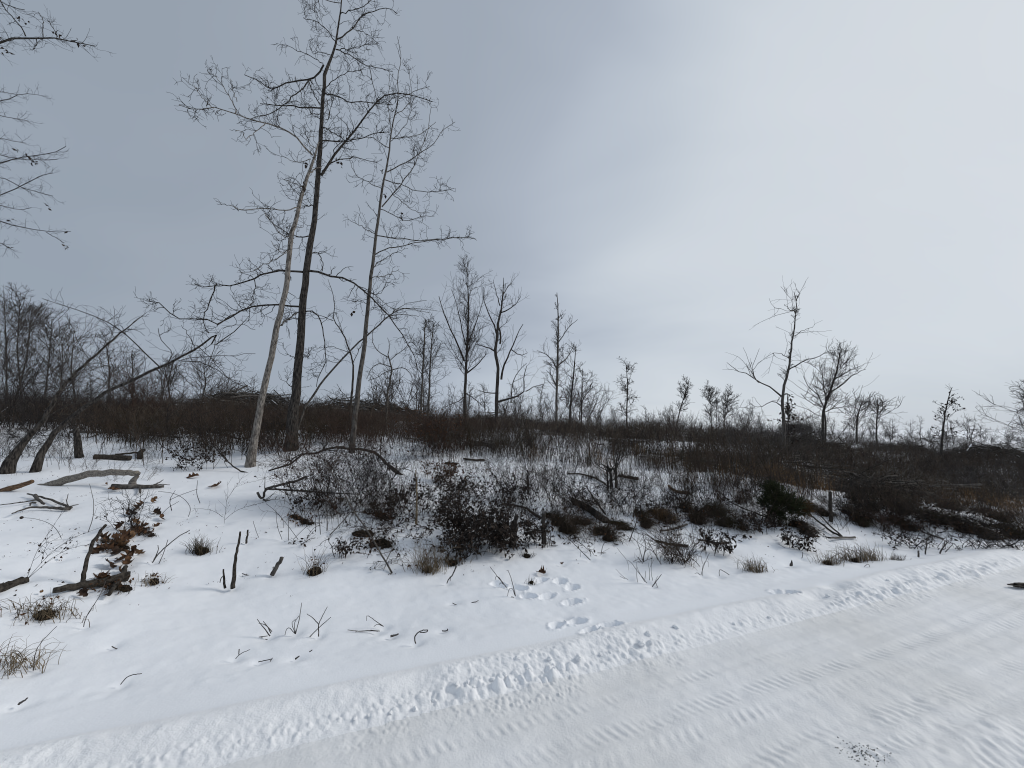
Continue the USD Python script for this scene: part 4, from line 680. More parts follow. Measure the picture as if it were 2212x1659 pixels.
instancer('grey_brush', 'dark tangled brush filling the valley and the far slopes', 'brush', [('brush_clump', brush_clump(730 + k), 'twig_far') for k in range(4)] + [('brush_clump', brush_clump(735, 8, 1.1), 'weed_brown')], p, r6.uniform(0, 6.28, n), .3 + .9 * r6.random(n) ** 2, r6.integers(0, 5, n))
n = 420
p = scatter(lambda X, Y, D: band(Y, 1030, np.interp(X, [1400, 1700, 1900, 2212], [1055, 1062, 1078, 1110]), 10) * sstep(X, 1350, 1700) * .7 * clumpy(X, Y, .02, 6) + .8 * np.exp(-((X - 1400) / 150) ** 2 - ((Y - 1000) / 25) ** 2) + .6 * np.exp(-((X - 520) / 120) ** 2 - ((Y - 905) / 9) ** 2), n)
instancer('dry_grass', 'dry tan and brown grass in wisps along the right-hand bank', 'grass', [('grass_clump', grass_clump(740 + k, 40, .5), ('grass_dark', 'grass_gold', 'weed_brown')[k]) for k in range(3)], p, r6.uniform(0, 6.28, n), r6.uniform(.5, 1.2, n), r6.choice([0, 0, 1, 2], n))
n = 160
p = scatter(lambda X, Y, D: band(Y, 916, 930, 4) * sstep(X, 1720, 1800) * (D > 30) + .5 * band(Y, 905, 925, 4) * (X > 1900) * (D > 30), n)
instancer('ridge_thicket', 'dark rounded thicket along the far ridge at the right', 'thicket', [('brush_clump', brush_clump(750 + k, 16, 2.0, .7, .014), 'twig_far') for k in range(3)], p, r6.uniform(0, 6.28, n), r6.uniform(.6, 1.3, n), r6.integers(0, 3, n))

def slash(seed, n=10, L=1.2, rad=.018):
    r = np.random.default_rng(seed); a = r.uniform(0, 3.14, n); b = r.normal(size=(n, 3)) * [.5, .4, .05] + [0, 0, .12]; d = np.stack([np.cos(a), np.sin(a), r.normal(size=n) * .18], 1); P = np.zeros((n, 6, 3)); ll = L * r.uniform(.4, 1.4, n); P[:, 0] = b - d * ll[:, None] / 2
    for k in range(1, 6): d = unit(d + r.normal(size=(n, 3)) * .12); P[:, k] = P[:, k - 1] + d * ll[:, None] / 5
    R = rad * r.uniform(.4, 1.4, n)[:, None] * np.linspace(1, .4, 6); A, AR = grow(P, R, 5, .35 * L, (30, 65), .1, .25, 5, .5, .004, .3, 1, r); return join([tubes(P, R, 4), tubes(A, AR, 3)])
n = 420
p = scatter(lambda X, Y, D: (band(Y, 915, np.interp(X, [0, 600, 1100, 1500, 1900, 2212], [960, 955, 970, 1010, 1060, 1090]), 10) * (.35 + sstep(X, 1000, 1500)) * clumpy(X, Y, .018, 31) * np.where(D > 8, 1, 0)), n)
instancer('felling_slash', 'grey felled branches and slash strewn through the weeds over the clearing', 'slash', [('slash_clump', slash(770 + k), ('wood_weathered', 'log_dark', 'bark_grey')[k]) for k in range(3)], p, r6.uniform(0, 6.28, n), .5 + .8 * r6.random(n), r6.integers(0, 3, n))
n = 700
p = scatter(lambda X, Y, D: band(Y, 1010, np.interp(X, [0, 500, 1100, 1900, 2212], [1330, 1250, 1230, 1170, 1185]), 25) * clumpy(X, Y, .02, 41), n); p[:, 2] += .006
instancer('leaf_litter', 'tiny scraps of leaf and bark strewn over the snow of the bank', 'litter', [('scrap', foliage(np.zeros((3, 3)) + np.random.default_rng(780 + k).normal(size=(3, 3)) * [.05, .05, .002], .03, np.random.default_rng(790 + k), .15, .5), ('leaf_black', 'leaf_brown')[k % 2]) for k in range(4)], p, r6.uniform(0, 6.28, n), r6.uniform(.3, 1.0, n), r6.integers(0, 4, n))
def sprig(seed, n=5, H=.28):
    r = np.random.default_rng(seed); P = np.zeros((n, 6, 3)); d = unit(r.normal(size=(n, 3)) * [1, 1, .2] + [0, 0, .8]); P[:, 0] = r.normal(size=(n, 3)) * [.04, .04, 0] - [0, 0, .03]
    for k in range(1, 6): d = unit(d + r.normal(size=(n, 3)) * .2 - [0, 0, .16]); P[:, k] = P[:, k - 1] + d * H / 5
    A, AR = grow(P, np.full((n, 6), .003), 5, .4 * H, (30, 65), 0, .25, 4, .7, .0018, .2, 1, r); q = A[r.integers(0, len(A), 34), r.integers(1, 4, 34)]
    return join([tubes(P, np.full((n, 6), .003), 3), tubes(A, AR, 3), foliage(q, .045, r, .45, .5)])
n = 240
p = scatter(lambda X, Y, D: band(Y, 1045, np.interp(X, [500, 900, 1400, 1900, 2212], [1120, 1200, 1160, 1135, 1160]), 16) * sstep(X, 560, 860) * clumpy(X, Y, .02, 51), n)
instancer('leafy_sprigs', 'low sprigs with curled dark dead leaves all along the bank', 'sprigs', [('leafy_sprig', sprig(790 + k), ('leaf_black', 'leaf_black', 'leaf_dark', 'weed_brown')[k]) for k in range(4)], p, r6.uniform(0, 6.28, n), r6.uniform(.5, 1.3, n), r6.integers(0, 4, n))
n = 820
p = scatter(lambda X, Y, D: (band(Y, 1000, np.interp(X, [500, 900, 1400, 1900, 2212], [1100, 1160, 1150, 1140, 1165]), 18) * sstep(X, 520, 900) * (1 + .9 * sstep(X, 1650, 1900) * (Y > 1060)) + .6 * band(Y, 960, 1040, 10) * (X < 330)) * clumpy(X, Y, .022, 12), n)
instancer('bank_twigs', 'fine dead twigs and weed stems poking from the snow all over the bank', 'twigs', [('twig_clump', weed_clump(760, 7, .4, .15, 5, .3, .0028), 'twig_dark'), ('twig_clump', brush_clump(761, 4, .5, .1, .003), 'twig_dark'), ('twig_clump', cane_clump(762, 6, .45, .25, .0026), 'red_cane'), ('twig_clump', brush_clump(763, 5, .45, .12, .003), 'weed_brown'), ('twig_clump', weed_clump(764, 8, .5, .2, 4, .35, .003), 'weed_brown')], p, r6.uniform(0, 6.28, n), r6.uniform(.5, 1.25, n), r6.integers(0, 5, n))

# ------------------------------------------------------------------ brush piles left from the felling
def brush_pile(label, X0, X1, Y0, Y1, depth, n_log, n_stick, seed, bark='wood_weathered', snowcap=(), tilt=0.0, hgt=None):
    r = np.random.default_rng(seed); c = at([[(X0 + X1) / 2, Y1]], depth)[0]; W = (X1 - X0) / 2 * depth / FPX; H = (Y1 - Y0) * depth / FPX
    c[2] = min(c[2], float(G(c[0], c[1]))); H = max(H, .3); t = thing('brush_pile', label, 'brush pile', c)
    def sticks(n, L, rad, m=6, lay=1.0):
        a = r.uniform(-1, 1, n) * lay; b = r.uniform(-1, 1, n); hh = np.sqrt(np.clip(1 - a ** 2, .02, 1)) * r.uniform(.25, 1, n) ** .5
        o = np.stack([a * W, b * W * .35, H * hh * np.sqrt(np.clip(1 - .55 * b ** 2, 0, 1))], 1)
        slope = -a / np.sqrt(np.clip(1 - a ** 2, .08, 1)) * H / W
        d = unit(np.stack([np.ones(n), r.normal(size=n) * .5, slope * .9 + r.normal(size=n) * .22], 1)) * np.where(r.random(n) < .5, 1, -1)[:, None]
        P = np.zeros((n, m, 3)); ll = L * r.uniform(.5, 1.4, n); P[:, 0] = o - d * ll[:, None] / 2
        for k in range(1, m): d = unit(d + r.normal(size=(n, 3)) * .11); P[:, k] = P[:, k - 1] + d * ll[:, None] / (m - 1)
        return P, rad * r.uniform(.5, 1.4, n)[:, None] * np.linspace(1, .45, m)
    P, R = sticks(n_log, W * .75, .05, 6, .8)
    for p_, r_ in zip(P, R): obj('branch', tubes(p_, r_, 6), bark, t)
    P, R = sticks(n_stick, W * .6, .018 + .15 * depth / FPX, 6); A, AR = grow(P, R, 3, W * .16, (25, 65), .05, .25, 4, .6, .01, .3, 1, r)
    obj('stick_tangle', join([tubes(P, R, 4), tubes(A, AR, 3)]), 'log_dark', t, kind='stuff')
    P, R = sticks(n_stick // 2, W * .55, .016 + .12 * depth / FPX, 5); obj('stick_tangle', tubes(P, R, 4), bark, t, kind='stuff')
    if snowcap:
        sp = trimesh.creation.icosphere(2, 1.0); pp = []
        for k_ in range(26):
            i_ = int(r.integers(0, len(P))); q_ = P[i_, int(r.integers(1, len(P[0]) - 1))]; a_ = P[i_, -1] - P[i_, 0]; a_ = a_ / np.linalg.norm(a_)
            if q_[2] < H * .35: continue
            w_ = sp.vertices * np.array([r.uniform(.10, .34), r.uniform(.03, .06), .03]) * min(1, depth / 26); w_ = w_ * (1 + .9 * (meshkit.fbm(w_ * 9 + k_, 3, k_) - .5))[:, None]; c_, s_ = a_[0], a_[1]
            pp.append((np.stack([w_[:, 0] * c_ - w_[:, 1] * s_, w_[:, 0] * s_ + w_[:, 1] * c_, w_[:, 2] + w_[:, 0] * a_[2]], 1) + q_ + [0, 0, .02], sp.faces))
        if pp: obj('snow_streaks', join(pp), 'snow_broken', t, kind='stuff')
    for (sx, sy, sr) in snowcap:
        sr = sr * .62
        q = at([[sx, sy + sr * .35]], depth - W * .12)[0] - c; s = trimesh.creation.icosphere(3, 1.0); v = s.vertices * np.array([sr * .8, sr * .8, sr * .55]) * depth / FPX
        v *= (1 + 1.3 * (meshkit.fbm(v * 2.6 / (sr * depth / FPX) + seed, 4, seed) - .5))[:, None]; obj('snow_cap', (v + q, s.faces), 'snow_broken', t)
    return t
brush_pile('biggest pile of grey cut branches, heaped against the skyline behind the pale leaning tree', 395, 640, 848, 905, 27, 60, 300, 801, snowcap=[(378, 890, 22), (402, 884, 16)])
brush_pile('long low windrow of grey branches running right from behind the tall dark trunk', 620, 910, 872, 915, 30, 50, 300, 802, snowcap=[(655, 893, 10)])
brush_pile('brush pile at the foot of the broad fan-crowned tree', 975, 1170, 903, 932, 32, 24, 180, 803)
brush_pile('snow-dusted pile of long grey branches in the brush right of the middle', 1265, 1430, 926, 972, 19, 46, 130, 804, snowcap=[(1375, 952, 12), (1392, 955, 8), (1240, 945, 12), (1330, 968, 8)])
brush_pile('dark low brush pile half buried at the left edge behind the leaning trunks', -10, 130, 880, 925, 16, 26, 150, 805, bark='log_dark', snowcap=[(12, 897, 10), (55, 902, 14)])
brush_pile('dark windrow of brush along the slope behind the tall slender oak', 1560, 1800, 945, 975, 24, 24, 170, 806, bark='log_dark')
brush_pile('tangle of branches on the far side of the valley at the right edge', 2050, 2240, 965, 1005, 30, 24, 150, 807, bark='log_dark', snowcap=[(2172, 1000, 10)])
brush_pile('tangle of brush in the valley between the twin-stemmed tree and the leafy one', 1860, 2030, 965, 992, 34, 20, 130, 808, bark='log_dark')
brush_pile('dark tangled brush heap on the crest of the right-hand bank', 1780, 1990, 1018, 1066, 9.2, 34, 70, 809, bark='log_dark')
# ------------------------------------------------------------------ the bank: logs, sticks, tufts, bushes, leaves
rf = np.random.default_rng(90)
FOOTLOG = []
def foot_of(fr, x, y):
    w = hit(px([(x, y)], fr))[0]; FOOTLOG.append((w[0], w[1])); return w
def sticks(name, label, cat, lines, m, lie=0.0, depth=None, rough=0.0, sides=6, part='stem', group=None, sink=True, slant=.0, balls=(), twigs=0, twig_len=.12):
    """Stems or sticks through pixels; each line (frame, points, width at start, width at end) is a part of its own.
    lie: height above the snow of a stick lying on it; otherwise it stands at the distance of its first point's ground."""
    r = np.random.default_rng(abs(hash_(label)) % 2 ** 31); foot = foot_of(lines[0][0], *lines[0][1][0]); D0 = foot[1] if depth is None else depth
    paths = []
    for fr, pts, w0, w1 in lines:
        q = px(pts, fr); nseg = max(8, 3 * len(q))
        if lie:
            p = hit(q); zf = np.linspace(p[0, 2], p[-1, 2], len(p)); p[:, 1] = .6 * p[:, 1] + .4 * np.linspace(p[0, 1], p[-1, 1], len(p)); p[:, 2] = np.maximum(G(p[:, 0], p[:, 1]) * .5 + zf * .5, G(p[:, 0], p[:, 1])) + lie; p = resample(p, nseg)
        else: p = resample(at(q, D0 + slant * np.linspace(0, 1, len(q))), nseg)
        d = p[:, 1].mean(); k = F[fr][2] * d / FPX / 2; R = np.maximum(np.linspace(w0, w1, nseg) * k, .0013)
        p[1:-1] += r.normal(size=(nseg - 2, 3)) * min(R.mean() * .22, .005)
        paths.append((p, R))
    base = paths[0][0][0].copy(); extra = []
    if twigs:
        PP = np.array([resample(p, 12) for p, _ in paths]); RR = np.array([np.interp(np.linspace(0, 1, 12), np.linspace(0, 1, len(R)), R) for _, R in paths])
        A, AR = grow(PP, RR, twigs, twig_len, (30, 65), .12, .25, 5, .55, .0016, .25, 1, r); extra.append(tubes(A, AR, 3))
    if len(paths) == 1 and not extra and not balls:
        p, R = paths[0]; mesh = rough_trunk(p, R, max(sides, 8), rough, 7) if rough else tubes(p, R, sides)
        return cd(obj(name, mesh, m), label, cat, group)
    t = thing(name, label, cat, base, group)
    for p, R in paths: obj(part, rough_trunk(p, R, max(sides, 8), rough, 7) if rough else tubes(p, R, sides), m, t, base=base)
    if extra: obj('twigs', join(extra), m, t, base=base, kind='stuff')
    for fr, x, y, rad in balls:
        s = trimesh.creation.icosphere(1, rad * F[fr][2] * D0 / FPX); obj('seed_head', (s.vertices + at(px([(x, y)], fr), D0)[0], s.faces), 'leaf_black', t, base=base)
    return t
def hash_(s):
    h = 7
    for c in s: h = (h * 131 + ord(c)) % (2 ** 31 - 1)
    return h
def mound(c, w, d, h, seed, sub=4):
    s = trimesh.creation.icosphere(sub, 1.0); v = s.vertices.copy(); n = meshkit.fbm(v * 2.2 + seed * 3.7, 4, seed) - .5; n2 = meshkit.fbm(v * 7 + seed, 3, seed + 1) - .5
    v *= (1 + 1.1 * n + .5 * n2)[:, None]; v = v * [w / 2, d / 2, h]; v = v + c
    v[:, 2] += G(v[:, 0], v[:, 1]) - float(G(c[0], c[1])); return v, s.faces
def blades(base, n, H, R, droop, seed, lean=(0, 0), rad=.0018, seg=6, aspect=.5):
    r = np.random.default_rng(seed); b = base + r.normal(size=(n, 3)) * [R * .5, R * .5 * aspect, 0]; b[:, 2] = G(b[:, 0], b[:, 1]) - .015
    a = r.uniform(0, 6.28, n); L = H * r.uniform(.4, 1.15, n); sp = r.uniform(.05, .75, n); t = np.linspace(0, 1, seg)[None, :, None]
    dr = np.stack([np.cos(a) + lean[0], np.sin(a) + lean[1], 0 * a], 1)[:, None]
    P = b[:, None] + dr * (sp * L)[:, None, None] * t ** 1.2 + np.array([0, 0, 1]) * (t - droop * t ** 2.4 * (.3 + sp[:, None, None])) * L[:, None, None]
    P[:, 1:-1] += r.normal(size=(n, seg - 2, 3)) * .02 * H
    gz = G(P[..., 0], P[..., 1]) + .004; P[:, 1:, 2] = np.maximum(P[:, 1:, 2], gz[:, 1:])
    return tubes(P, rad * r.uniform(.6, 1.5, n)[:, None] * np.linspace(1, .3, seg), 3)
def tuft(label, fr, x, y, h, w, n, m, droop=.5, mnd=None, lean=(0, 0), rad=.002, leaves=0, cat='grass tuft', name='grass_tuft', group=None, mm='soil', m2=None):
    seed = hash_(label) % 9973; f = foot_of(fr, x, y); k = f[1] / FPX; t = thing(name, label, cat, f, group)
    obj('blades', blades(f, n, h * k, w * k, droop, seed, lean, rad), m, t, base=f, kind='stuff')
    if m2: obj('blades', blades(f + [0, .02, 0], n // 2, h * k * .9, w * k, droop, seed + 5, lean, rad), m2, t, base=f, kind='stuff')
    if mnd: obj('root_clump', mound(f + [0, .02, -.004], mnd[0] * k * .62, mnd[0] * k * .45, mnd[1] * k * .8, seed, 3), mm, t, base=f)
    if leaves:
        r = np.random.default_rng(seed); q = f + r.normal(size=(leaves, 3)) * [w * k * .45, w * k * .3, 0]; q[:, 2] = G(q[:, 0], q[:, 1]) + r.uniform(.0, h * k * .6, leaves)
        obj('dead_leaves', foliage(q, .035, r), 'leaf_brown', t, base=f, kind='stuff')
    return t
def bush(label, fr, x, y, h, w, n, m, seed, leaf=0, lsize=.045, lm='leaf_black', name='bush', cat='bush', lean=(0, 0), arch=.3, rad=.0035, tw=5, sub=2.2, flat=.6, fine=1.0, lstart=1):
    f = foot_of(fr, x, y); k = f[1] / FPX; H, W = h * k, w * k; r = np.random.default_rng(seed); t = thing(name, label, cat, f)
    b = f + r.normal(size=(n, 3)) * [W * .16, W * .10, 0]; b[:, 2] = G(b[:, 0], b[:, 1]) - .03; a = r.uniform(0, 6.28, n); L = r.uniform(.55, 1.1, n); tt = np.linspace(0, 1, 8)[None, :, None]
    dr = np.stack([np.cos(a) + lean[0], np.sin(a) * flat + lean[1], 0 * a], 1)[:, None]
    P = b[:, None] + dr * tt ** 1.25 * (W * .5 * L)[:, None, None] + np.array([0, 0, 1]) * (tt - arch * tt ** 2.2) * (H * L / max(1 - arch, .4))[:, None, None]
    P[:, 1:] += np.cumsum(r.normal(size=(n, 7, 3)) * .022 * W, 1)
    P[..., 2] = np.maximum(P[..., 2], G(P[..., 0], P[..., 1]) - .02)
    R = rad * r.uniform(.6, 1.5, n)[:, None] * np.linspace(1, .45, 8)
    for p_, r_ in zip(P[:14], R[:14]): obj('stem', tubes(p_, r_, 5), m, t, base=f)
    A, AR = grow(P, R, tw + 1, .34 * min(H, W), (30, 70), .08, .25, 6, .6, .0021 * fine, .12, 1, r); C, CR = grow(A, AR, r.poisson(sub * 1.25, len(A)), .17 * min(H, W), (30, 65), .08, .28, 4, .75, .0017 * fine, .15, 1, r)
    parts = [tubes(A, AR, 3), tubes(C, CR, 3)] + ([tubes(P[14:], R[14:], 3)] if n > 14 else [])
    obj('twigs', join(parts), m, t, base=f, kind='stuff')
    if leaf:
        pool = np.vstack([A[:, lstart:].reshape(-1, 3), C[:, 1:].reshape(-1, 3)]); pool = pool[pool[:, 2] < f[2] + H * 1.05]; leaf = int(leaf * 2.0); pool = pool[np.argsort(pool[:, 2] + r.normal(size=len(pool)) * H * .3)][:max(60, int(len(pool) * .75))]; q = pool[r.integers(0, len(pool), leaf)] + r.normal(size=(leaf, 3)) * .014
        obj('dead_leaves', foliage(q, lsize * 1.08, r, .45, .5), lm, t, base=f, kind='stuff')
    return t
def oak_leaf(c, L, yaw, tilt, roll, seed):
    r = np.random.default_rng(seed); n = 13; t = np.linspace(0, 1, n); half = .30 * np.sin(np.pi * np.clip(t * .97 + .02, 0, 1)) ** .65 * (1 + .42 * np.cos(2 * np.pi * 3.2 * t + r.uniform(0, 1))) + .012
    cu, cv = r.uniform(-.4, 1.9), r.uniform(.2, 1.5)
    x = t - .5; z = cu * (t - .5) ** 2 + .03 * r.normal(size=n); rows = []
    for s in (-1, -.5, 0, .5, 1): rows.append(np.stack([x - .12 * abs(s) * half, s * half, z + cv * (s * half) ** 2 * 2.2 + .02 * r.normal(size=n) * abs(s)], 1))
    v = np.stack(rows, 1).reshape(-1, 3) * L; i = np.arange(n * 5).reshape(n, 5)
    q = np.stack([i[:-1, :-1], i[1:, :-1], i[1:, 1:], i[:-1, 1:]], -1).reshape(-1, 4); f = np.vstack([q[:, [0, 1, 2]], q[:, [0, 2, 3]]])
    m_ = trimesh.transformations.euler_matrix(roll, tilt, yaw)[:3, :3]; return v @ m_.T + c, f

# --- logs and big sticks on the left
sticks('fallen_log', 'long pale grey barkless log arching over the snow at the left', 'log', [(14, [(430, 350), (560, 310), (700, 265), (960, 190), (1100, 160), (1250, 145), (1400, 140), (1670, 150)], 96, 62)], 'wood_grey', depth=6.3, rough=.07, sides=14)
sticks('split_log', 'reddish brown split log running out of the left edge of the picture', 'log', [(14, [(-220, 440), (0, 375), (200, 315), (390, 250)], 90, 46)], 'wood_brown', depth=5.9, rough=.09, sides=12)
sticks('bark_slab', 'short torn grey slab of bark hanging from the right end of the pale log', 'bark', [(14, [(1700, 140), (1640, 205), (1600, 300)], 24, 82)], 'wood_weathered', depth=6.1, rough=.1)
sticks('dead_log', 'short dark log with twigs at one end, just below the end of the pale log', 'log', [(14, [(1350, 345), (1560, 340), (1800, 345), (1990, 340)], 62, 30), (14, [(1800, 350), (1900, 310), (1980, 260)], 20, 8), (14, [(1680, 330), (1690, 380), (1700, 420)], 30, 18), (14, [(1850, 340), (1960, 310), (2060, 322)], 16, 6)], 'bark_grey', lie=.04, rough=.08, part='branch')
sticks('forked_branch', 'forked dead branch lying on the snow below the pale log', 'branch', [(14, [(140, 685), (280, 640), (420, 590), (560, 580), (700, 610), (840, 625)], 12, 40), (14, [(330, 440), (440, 450), (640, 510), (760, 570), (860, 612)], 18, 26), (14, [(420, 460), (450, 500), (530, 565)], 40, 22), (14, [(-60, 590), (0, 585), (250, 550), (440, 515)], 8, 16), (14, [(830, 600), (820, 530), (840, 470), (825, 440)], 10, 6), (14, [(840, 600), (900, 580), (950, 570)], 14, 8), (14, [(360, 585), (390, 540), (430, 550)], 12, 20)], 'bark_grey', lie=.045, rough=.08, part='branch')
sticks('mossy_log', 'dark mossy log end poking in at the left edge above the curling grass', 'log', [(14, [(-160, 1640), (0, 1575), (180, 1515), (340, 1470)], 120, 70)], 'log_dark', lie=.02, rough=.14, sides=14)
sticks('rotten_log', 'black rotten log under the lowest brown oak leaves', 'log', [(14, [(640, 1620), (900, 1570), (1200, 1525), (1560, 1440)], 60, 110)], 'log_dark', lie=.03, rough=.2, sides=14)
sticks('rotten_stick', 'dark broken stick slanting down beside the black rotten log', 'stick', [(14, [(1320, 1680), (1400, 1560), (1470, 1460), (1520, 1340)], 40, 50)], 'log_dark', lie=.04, rough=.15)
sticks('fallen_pole', 'long thin grey pole lying level behind the dark-leaved bush at the left', 'pole', [(1, [(560, 495), (800, 490), (1100, 487), (1200, 498), (1330, 520), (1450, 545)], 18, 16)], 'bark_grey', lie=.14, rough=.06)
sticks('dead_log', 'dark snow-capped log lying left of the dark-leaved bush', 'log', [(1, [(760, 680), (900, 680), (1055, 690)], 44, 40), (1, [(930, 660), (1040, 655), (1120, 640)], 16, 14), (1, [(1130, 680), (1145, 640), (1160, 620)], 40, 30)], 'log_dark', lie=.05, rough=.12, part='branch')
sticks('curved_branch', 'dark branch curving down through the dark-leaved bush to the foot of the pale tree', 'branch', [(1, [(2050, 800), (1960, 780), (1890, 740), (1840, 690), (1790, 620), (1730, 540), (1700, 470)], 12, 8), (1, [(1840, 690), (1790, 640), (1720, 560)], 10, 5)], 'bark_dark', part='branch', depth=7.9)
sticks('dead_stump', 'dark broken stump standing behind the leaning trunks at the left', 'stump', [(1, [(645, 670), (635, 590), (625, 500), (615, 430)], 56, 34)], 'bark_dark', rough=.12, sides=12)
sticks('arched_branch', 'thick dark branch arching low over the snow in front of the slim tree', 'branch', [(2, [(240, 636), (330, 610), (420, 580), (480, 535), (530, 490), (620, 495), (700, 460), (770, 440), (880, 455), (1000, 460), (1120, 490), (1200, 580), (1350, 690), (1450, 750)], 12, 26), (2, [(1060, 470), (1150, 510), (1230, 620), (1310, 680)], 16, 10), (2, [(520, 490), (440, 530), (380, 590)], 10, 6)], 'bark_dark', depth=8.1, rough=.08, part='branch', twigs=14, twig_len=.4)
sticks('hooked_branch', 'grey branch with a hooked end lying left of the red-twigged bush', 'branch', [(2, [(150, 808), (175, 850), (200, 862), (208, 800), (212, 778), (300, 762), (380, 735), (470, 715), (550, 680)], 18, 18), (2, [(215, 778), (310, 785), (400, 790), (560, 800), (760, 815), (980, 822)], 16, 8), (2, [(200, 862), (220, 885)], 14, 10)], 'bark_grey', depth=6.3, rough=.06, part='branch', twigs=12, twig_len=.22)
sticks('slanting_pole', 'long thin dark pole slanting down right across the red-twigged bush into the snow', 'pole', [(2, [(1240, 1462), (1200, 1385), (1050, 1130), (920, 950), (860, 830), (800, 720), (690, 560)], 14, 8), (2, [(1190, 1370), (1230, 1290), (1280, 1170)], 7, 4)], 'bark_grey', part='pole', slant=.5)
sticks('propped_stick', 'thin grey stick propped in the snow left of the dark soil patch', 'stick', [(2, [(735, 1155), (800, 1090), (870, 1010), (960, 900), (1060, 790)], 8, 4)], 'bark_grey', slant=.3)
# --- weathered stalks in the left foreground
sticks('dead_stalk', 'thick black shaggy seed stalk leaning right, left of the brown oak leaves', 'stalk', [(14, [(1015, 1500), (1030, 1310), (1070, 1150), (1110, 1030), (1180, 910), (1290, 775)], 46, 26)], 'log_dark', rough=.35, sides=10, slant=.1)
sticks('dead_stalk', 'tall dark ragged stake standing alone in the open snow at the left', 'stalk', [(11, [(1332, 632), (1335, 560), (1345, 470), (1362, 380), (1374, 308)], 22, 9)], 'log_dark', rough=.3, sides=10)
sticks('dead_stalk', 'short dark stake close left of the tall ragged one', 'stalk', [(11, [(1288, 632), (1282, 580), (1278, 522)], 12, 7), (11, [(1280, 560), (1262, 575), (1258, 600)], 5, 4)], 'log_dark', rough=.2)
sticks('stick_stub', 'black stub of a stick sticking out of the snow behind the tall ragged stake', 'stick', [(11, [(1408, 375), (1412, 335), (1418, 298)], 11, 8)], 'log_dark', rough=.1)
sticks('stick_stub', 'grey broken stick end poking up left of the dark tall-bladed tuft', 'stick', [(11, [(1556, 555), (1585, 505), (1612, 455)], 24, 20)], 'bark_grey', rough=.12)
sticks('seed_weed', 'thin stem with a round seed head bowing left, below the forked branch', 'stem', [(14, [(745, 945), (720, 880), (660, 800), (560, 740), (420, 700), (265, 690)], 5, 4)], 'twig_dark', balls=[(14, 262, 690, 17)])
sticks('tall_weed', 'long bare curving stem rising from the snow below the pale log', 'stem', [(14, [(1070, 870), (1110, 760), (1138, 650), (1140, 500), (1115, 390), (1088, 280)], 7, 4)], 'twig_grey', slant=.3)
def pods(label, fr, lines, step=.07, rad=.006):
    r = np.random.default_rng(hash_(label) % 2 ** 31); f = foot_of(fr, *lines[0][0]); t = thing('pod_weed', label, 'stem', f); pp = []
    for L in lines:
        p = resample(at(px(L, fr), f[1] + .15 * np.linspace(0, 1, len(L))), 14); obj('stem', tubes(p, np.linspace(.0022, .0012, 14), 4), 'twig_dark', t, base=f); pp.append(p)
    A, AR = grow(np.array(pp), np.full((len(pp), 14), .0018), 7, .13, (25, 60), .05, .12, 5, .8, .0011, .2, 1, r); obj('side_stems', tubes(A, AR, 3), 'twig_dark', t, base=f, kind='stuff')
    q = np.vstack([A[:, 2:].reshape(-1, 3)] + pp); k = r.integers(0, len(q), 46); s = trimesh.creation.icosphere(0, 1.0)
    obj('pods', join([(s.vertices * r.uniform(.5, 1.2) * rad * [1, 1, 1.6] + q[i] + r.normal(size=3) * .004, s.faces) for i in k]), 'leaf_black', t, base=f, kind='stuff')
pods('spray of wiry stems hung with small black pods, rising right from the mossy log', 14, [[(320, 1450), (440, 1100), (560, 920), (660, 770), (740, 650)], [(330, 1440), (500, 1240), (650, 1090), (850, 950), (1050, 870), (1250, 800)], [(330, 1440), (500, 1290), (640, 1170), (900, 1040), (1110, 1020)], [(500, 1240), (560, 1010), (700, 940), (760, 900)]])
pods('wiry podded stem leaning right in the snow beside the red-twigged bush', 1, [[(1815, 1200), (1830, 1060), (1850, 940), (1840, 860)], [(1820, 1170), (1900, 1100), (2000, 1060), (2130, 1030)], [(1810, 1150), (1740, 1100), (1660, 1080), (1560, 1080)], [(1840, 1000), (1910, 900), (1960, 830)]], rad=.004)
sticks('bowed_weed', 'scatter of thin bowed stems right of the brown oak leaves', 'stem', [(1, [(1525, 1145), (1550, 1080), (1500, 1000), (1400, 950), (1280, 940)], 4, 3), (1, [(1390, 1095), (1370, 1010), (1420, 930)], 6, 3), (1, [(1310, 1125), (1360, 1070), (1450, 1020)], 4, 3), (1, [(1620, 1035), (1590, 960), (1600, 850)], 5, 3), (1, [(1370, 1010), (1470, 965), (1600, 920)], 4, 3)], 'twig_dark')
sticks('bowed_weed', 'thin upright bowed stems in the snow below the hooked branch', 'stem', [(2, [(350, 1190), (310, 1090), (300, 950)], 4, 3), (2, [(400, 1200), (402, 1080), (405, 960)], 5, 3), (2, [(210, 1250), (150, 1160), (115, 1040)], 4, 3), (2, [(440, 1190), (520, 1110), (590, 1050)], 4, 3), (2, [(620, 1130), (625, 1050), (610, 980)], 6, 4), (2, [(660, 1150), (655, 1050), (640, 940)], 6, 4), (2, [(712, 1120), (718, 1000), (705, 880)], 6, 4), (2, [(480, 1190), (400, 1080), (300, 960), (220, 900)], 4, 3)], 'twig_dark')
sticks('bowed_weed', 'thin stem and forked twig leaning up right below the brown oak leaves', 'stem', [(11, [(872, 485), (900, 440), (960, 385), (1020, 335), (1085, 300)], 7, 4), (11, [(880, 470), (905, 420), (903, 385)], 6, 3), (11, [(895, 520), (930, 450), (960, 355)], 4, 3)], 'twig_grey')
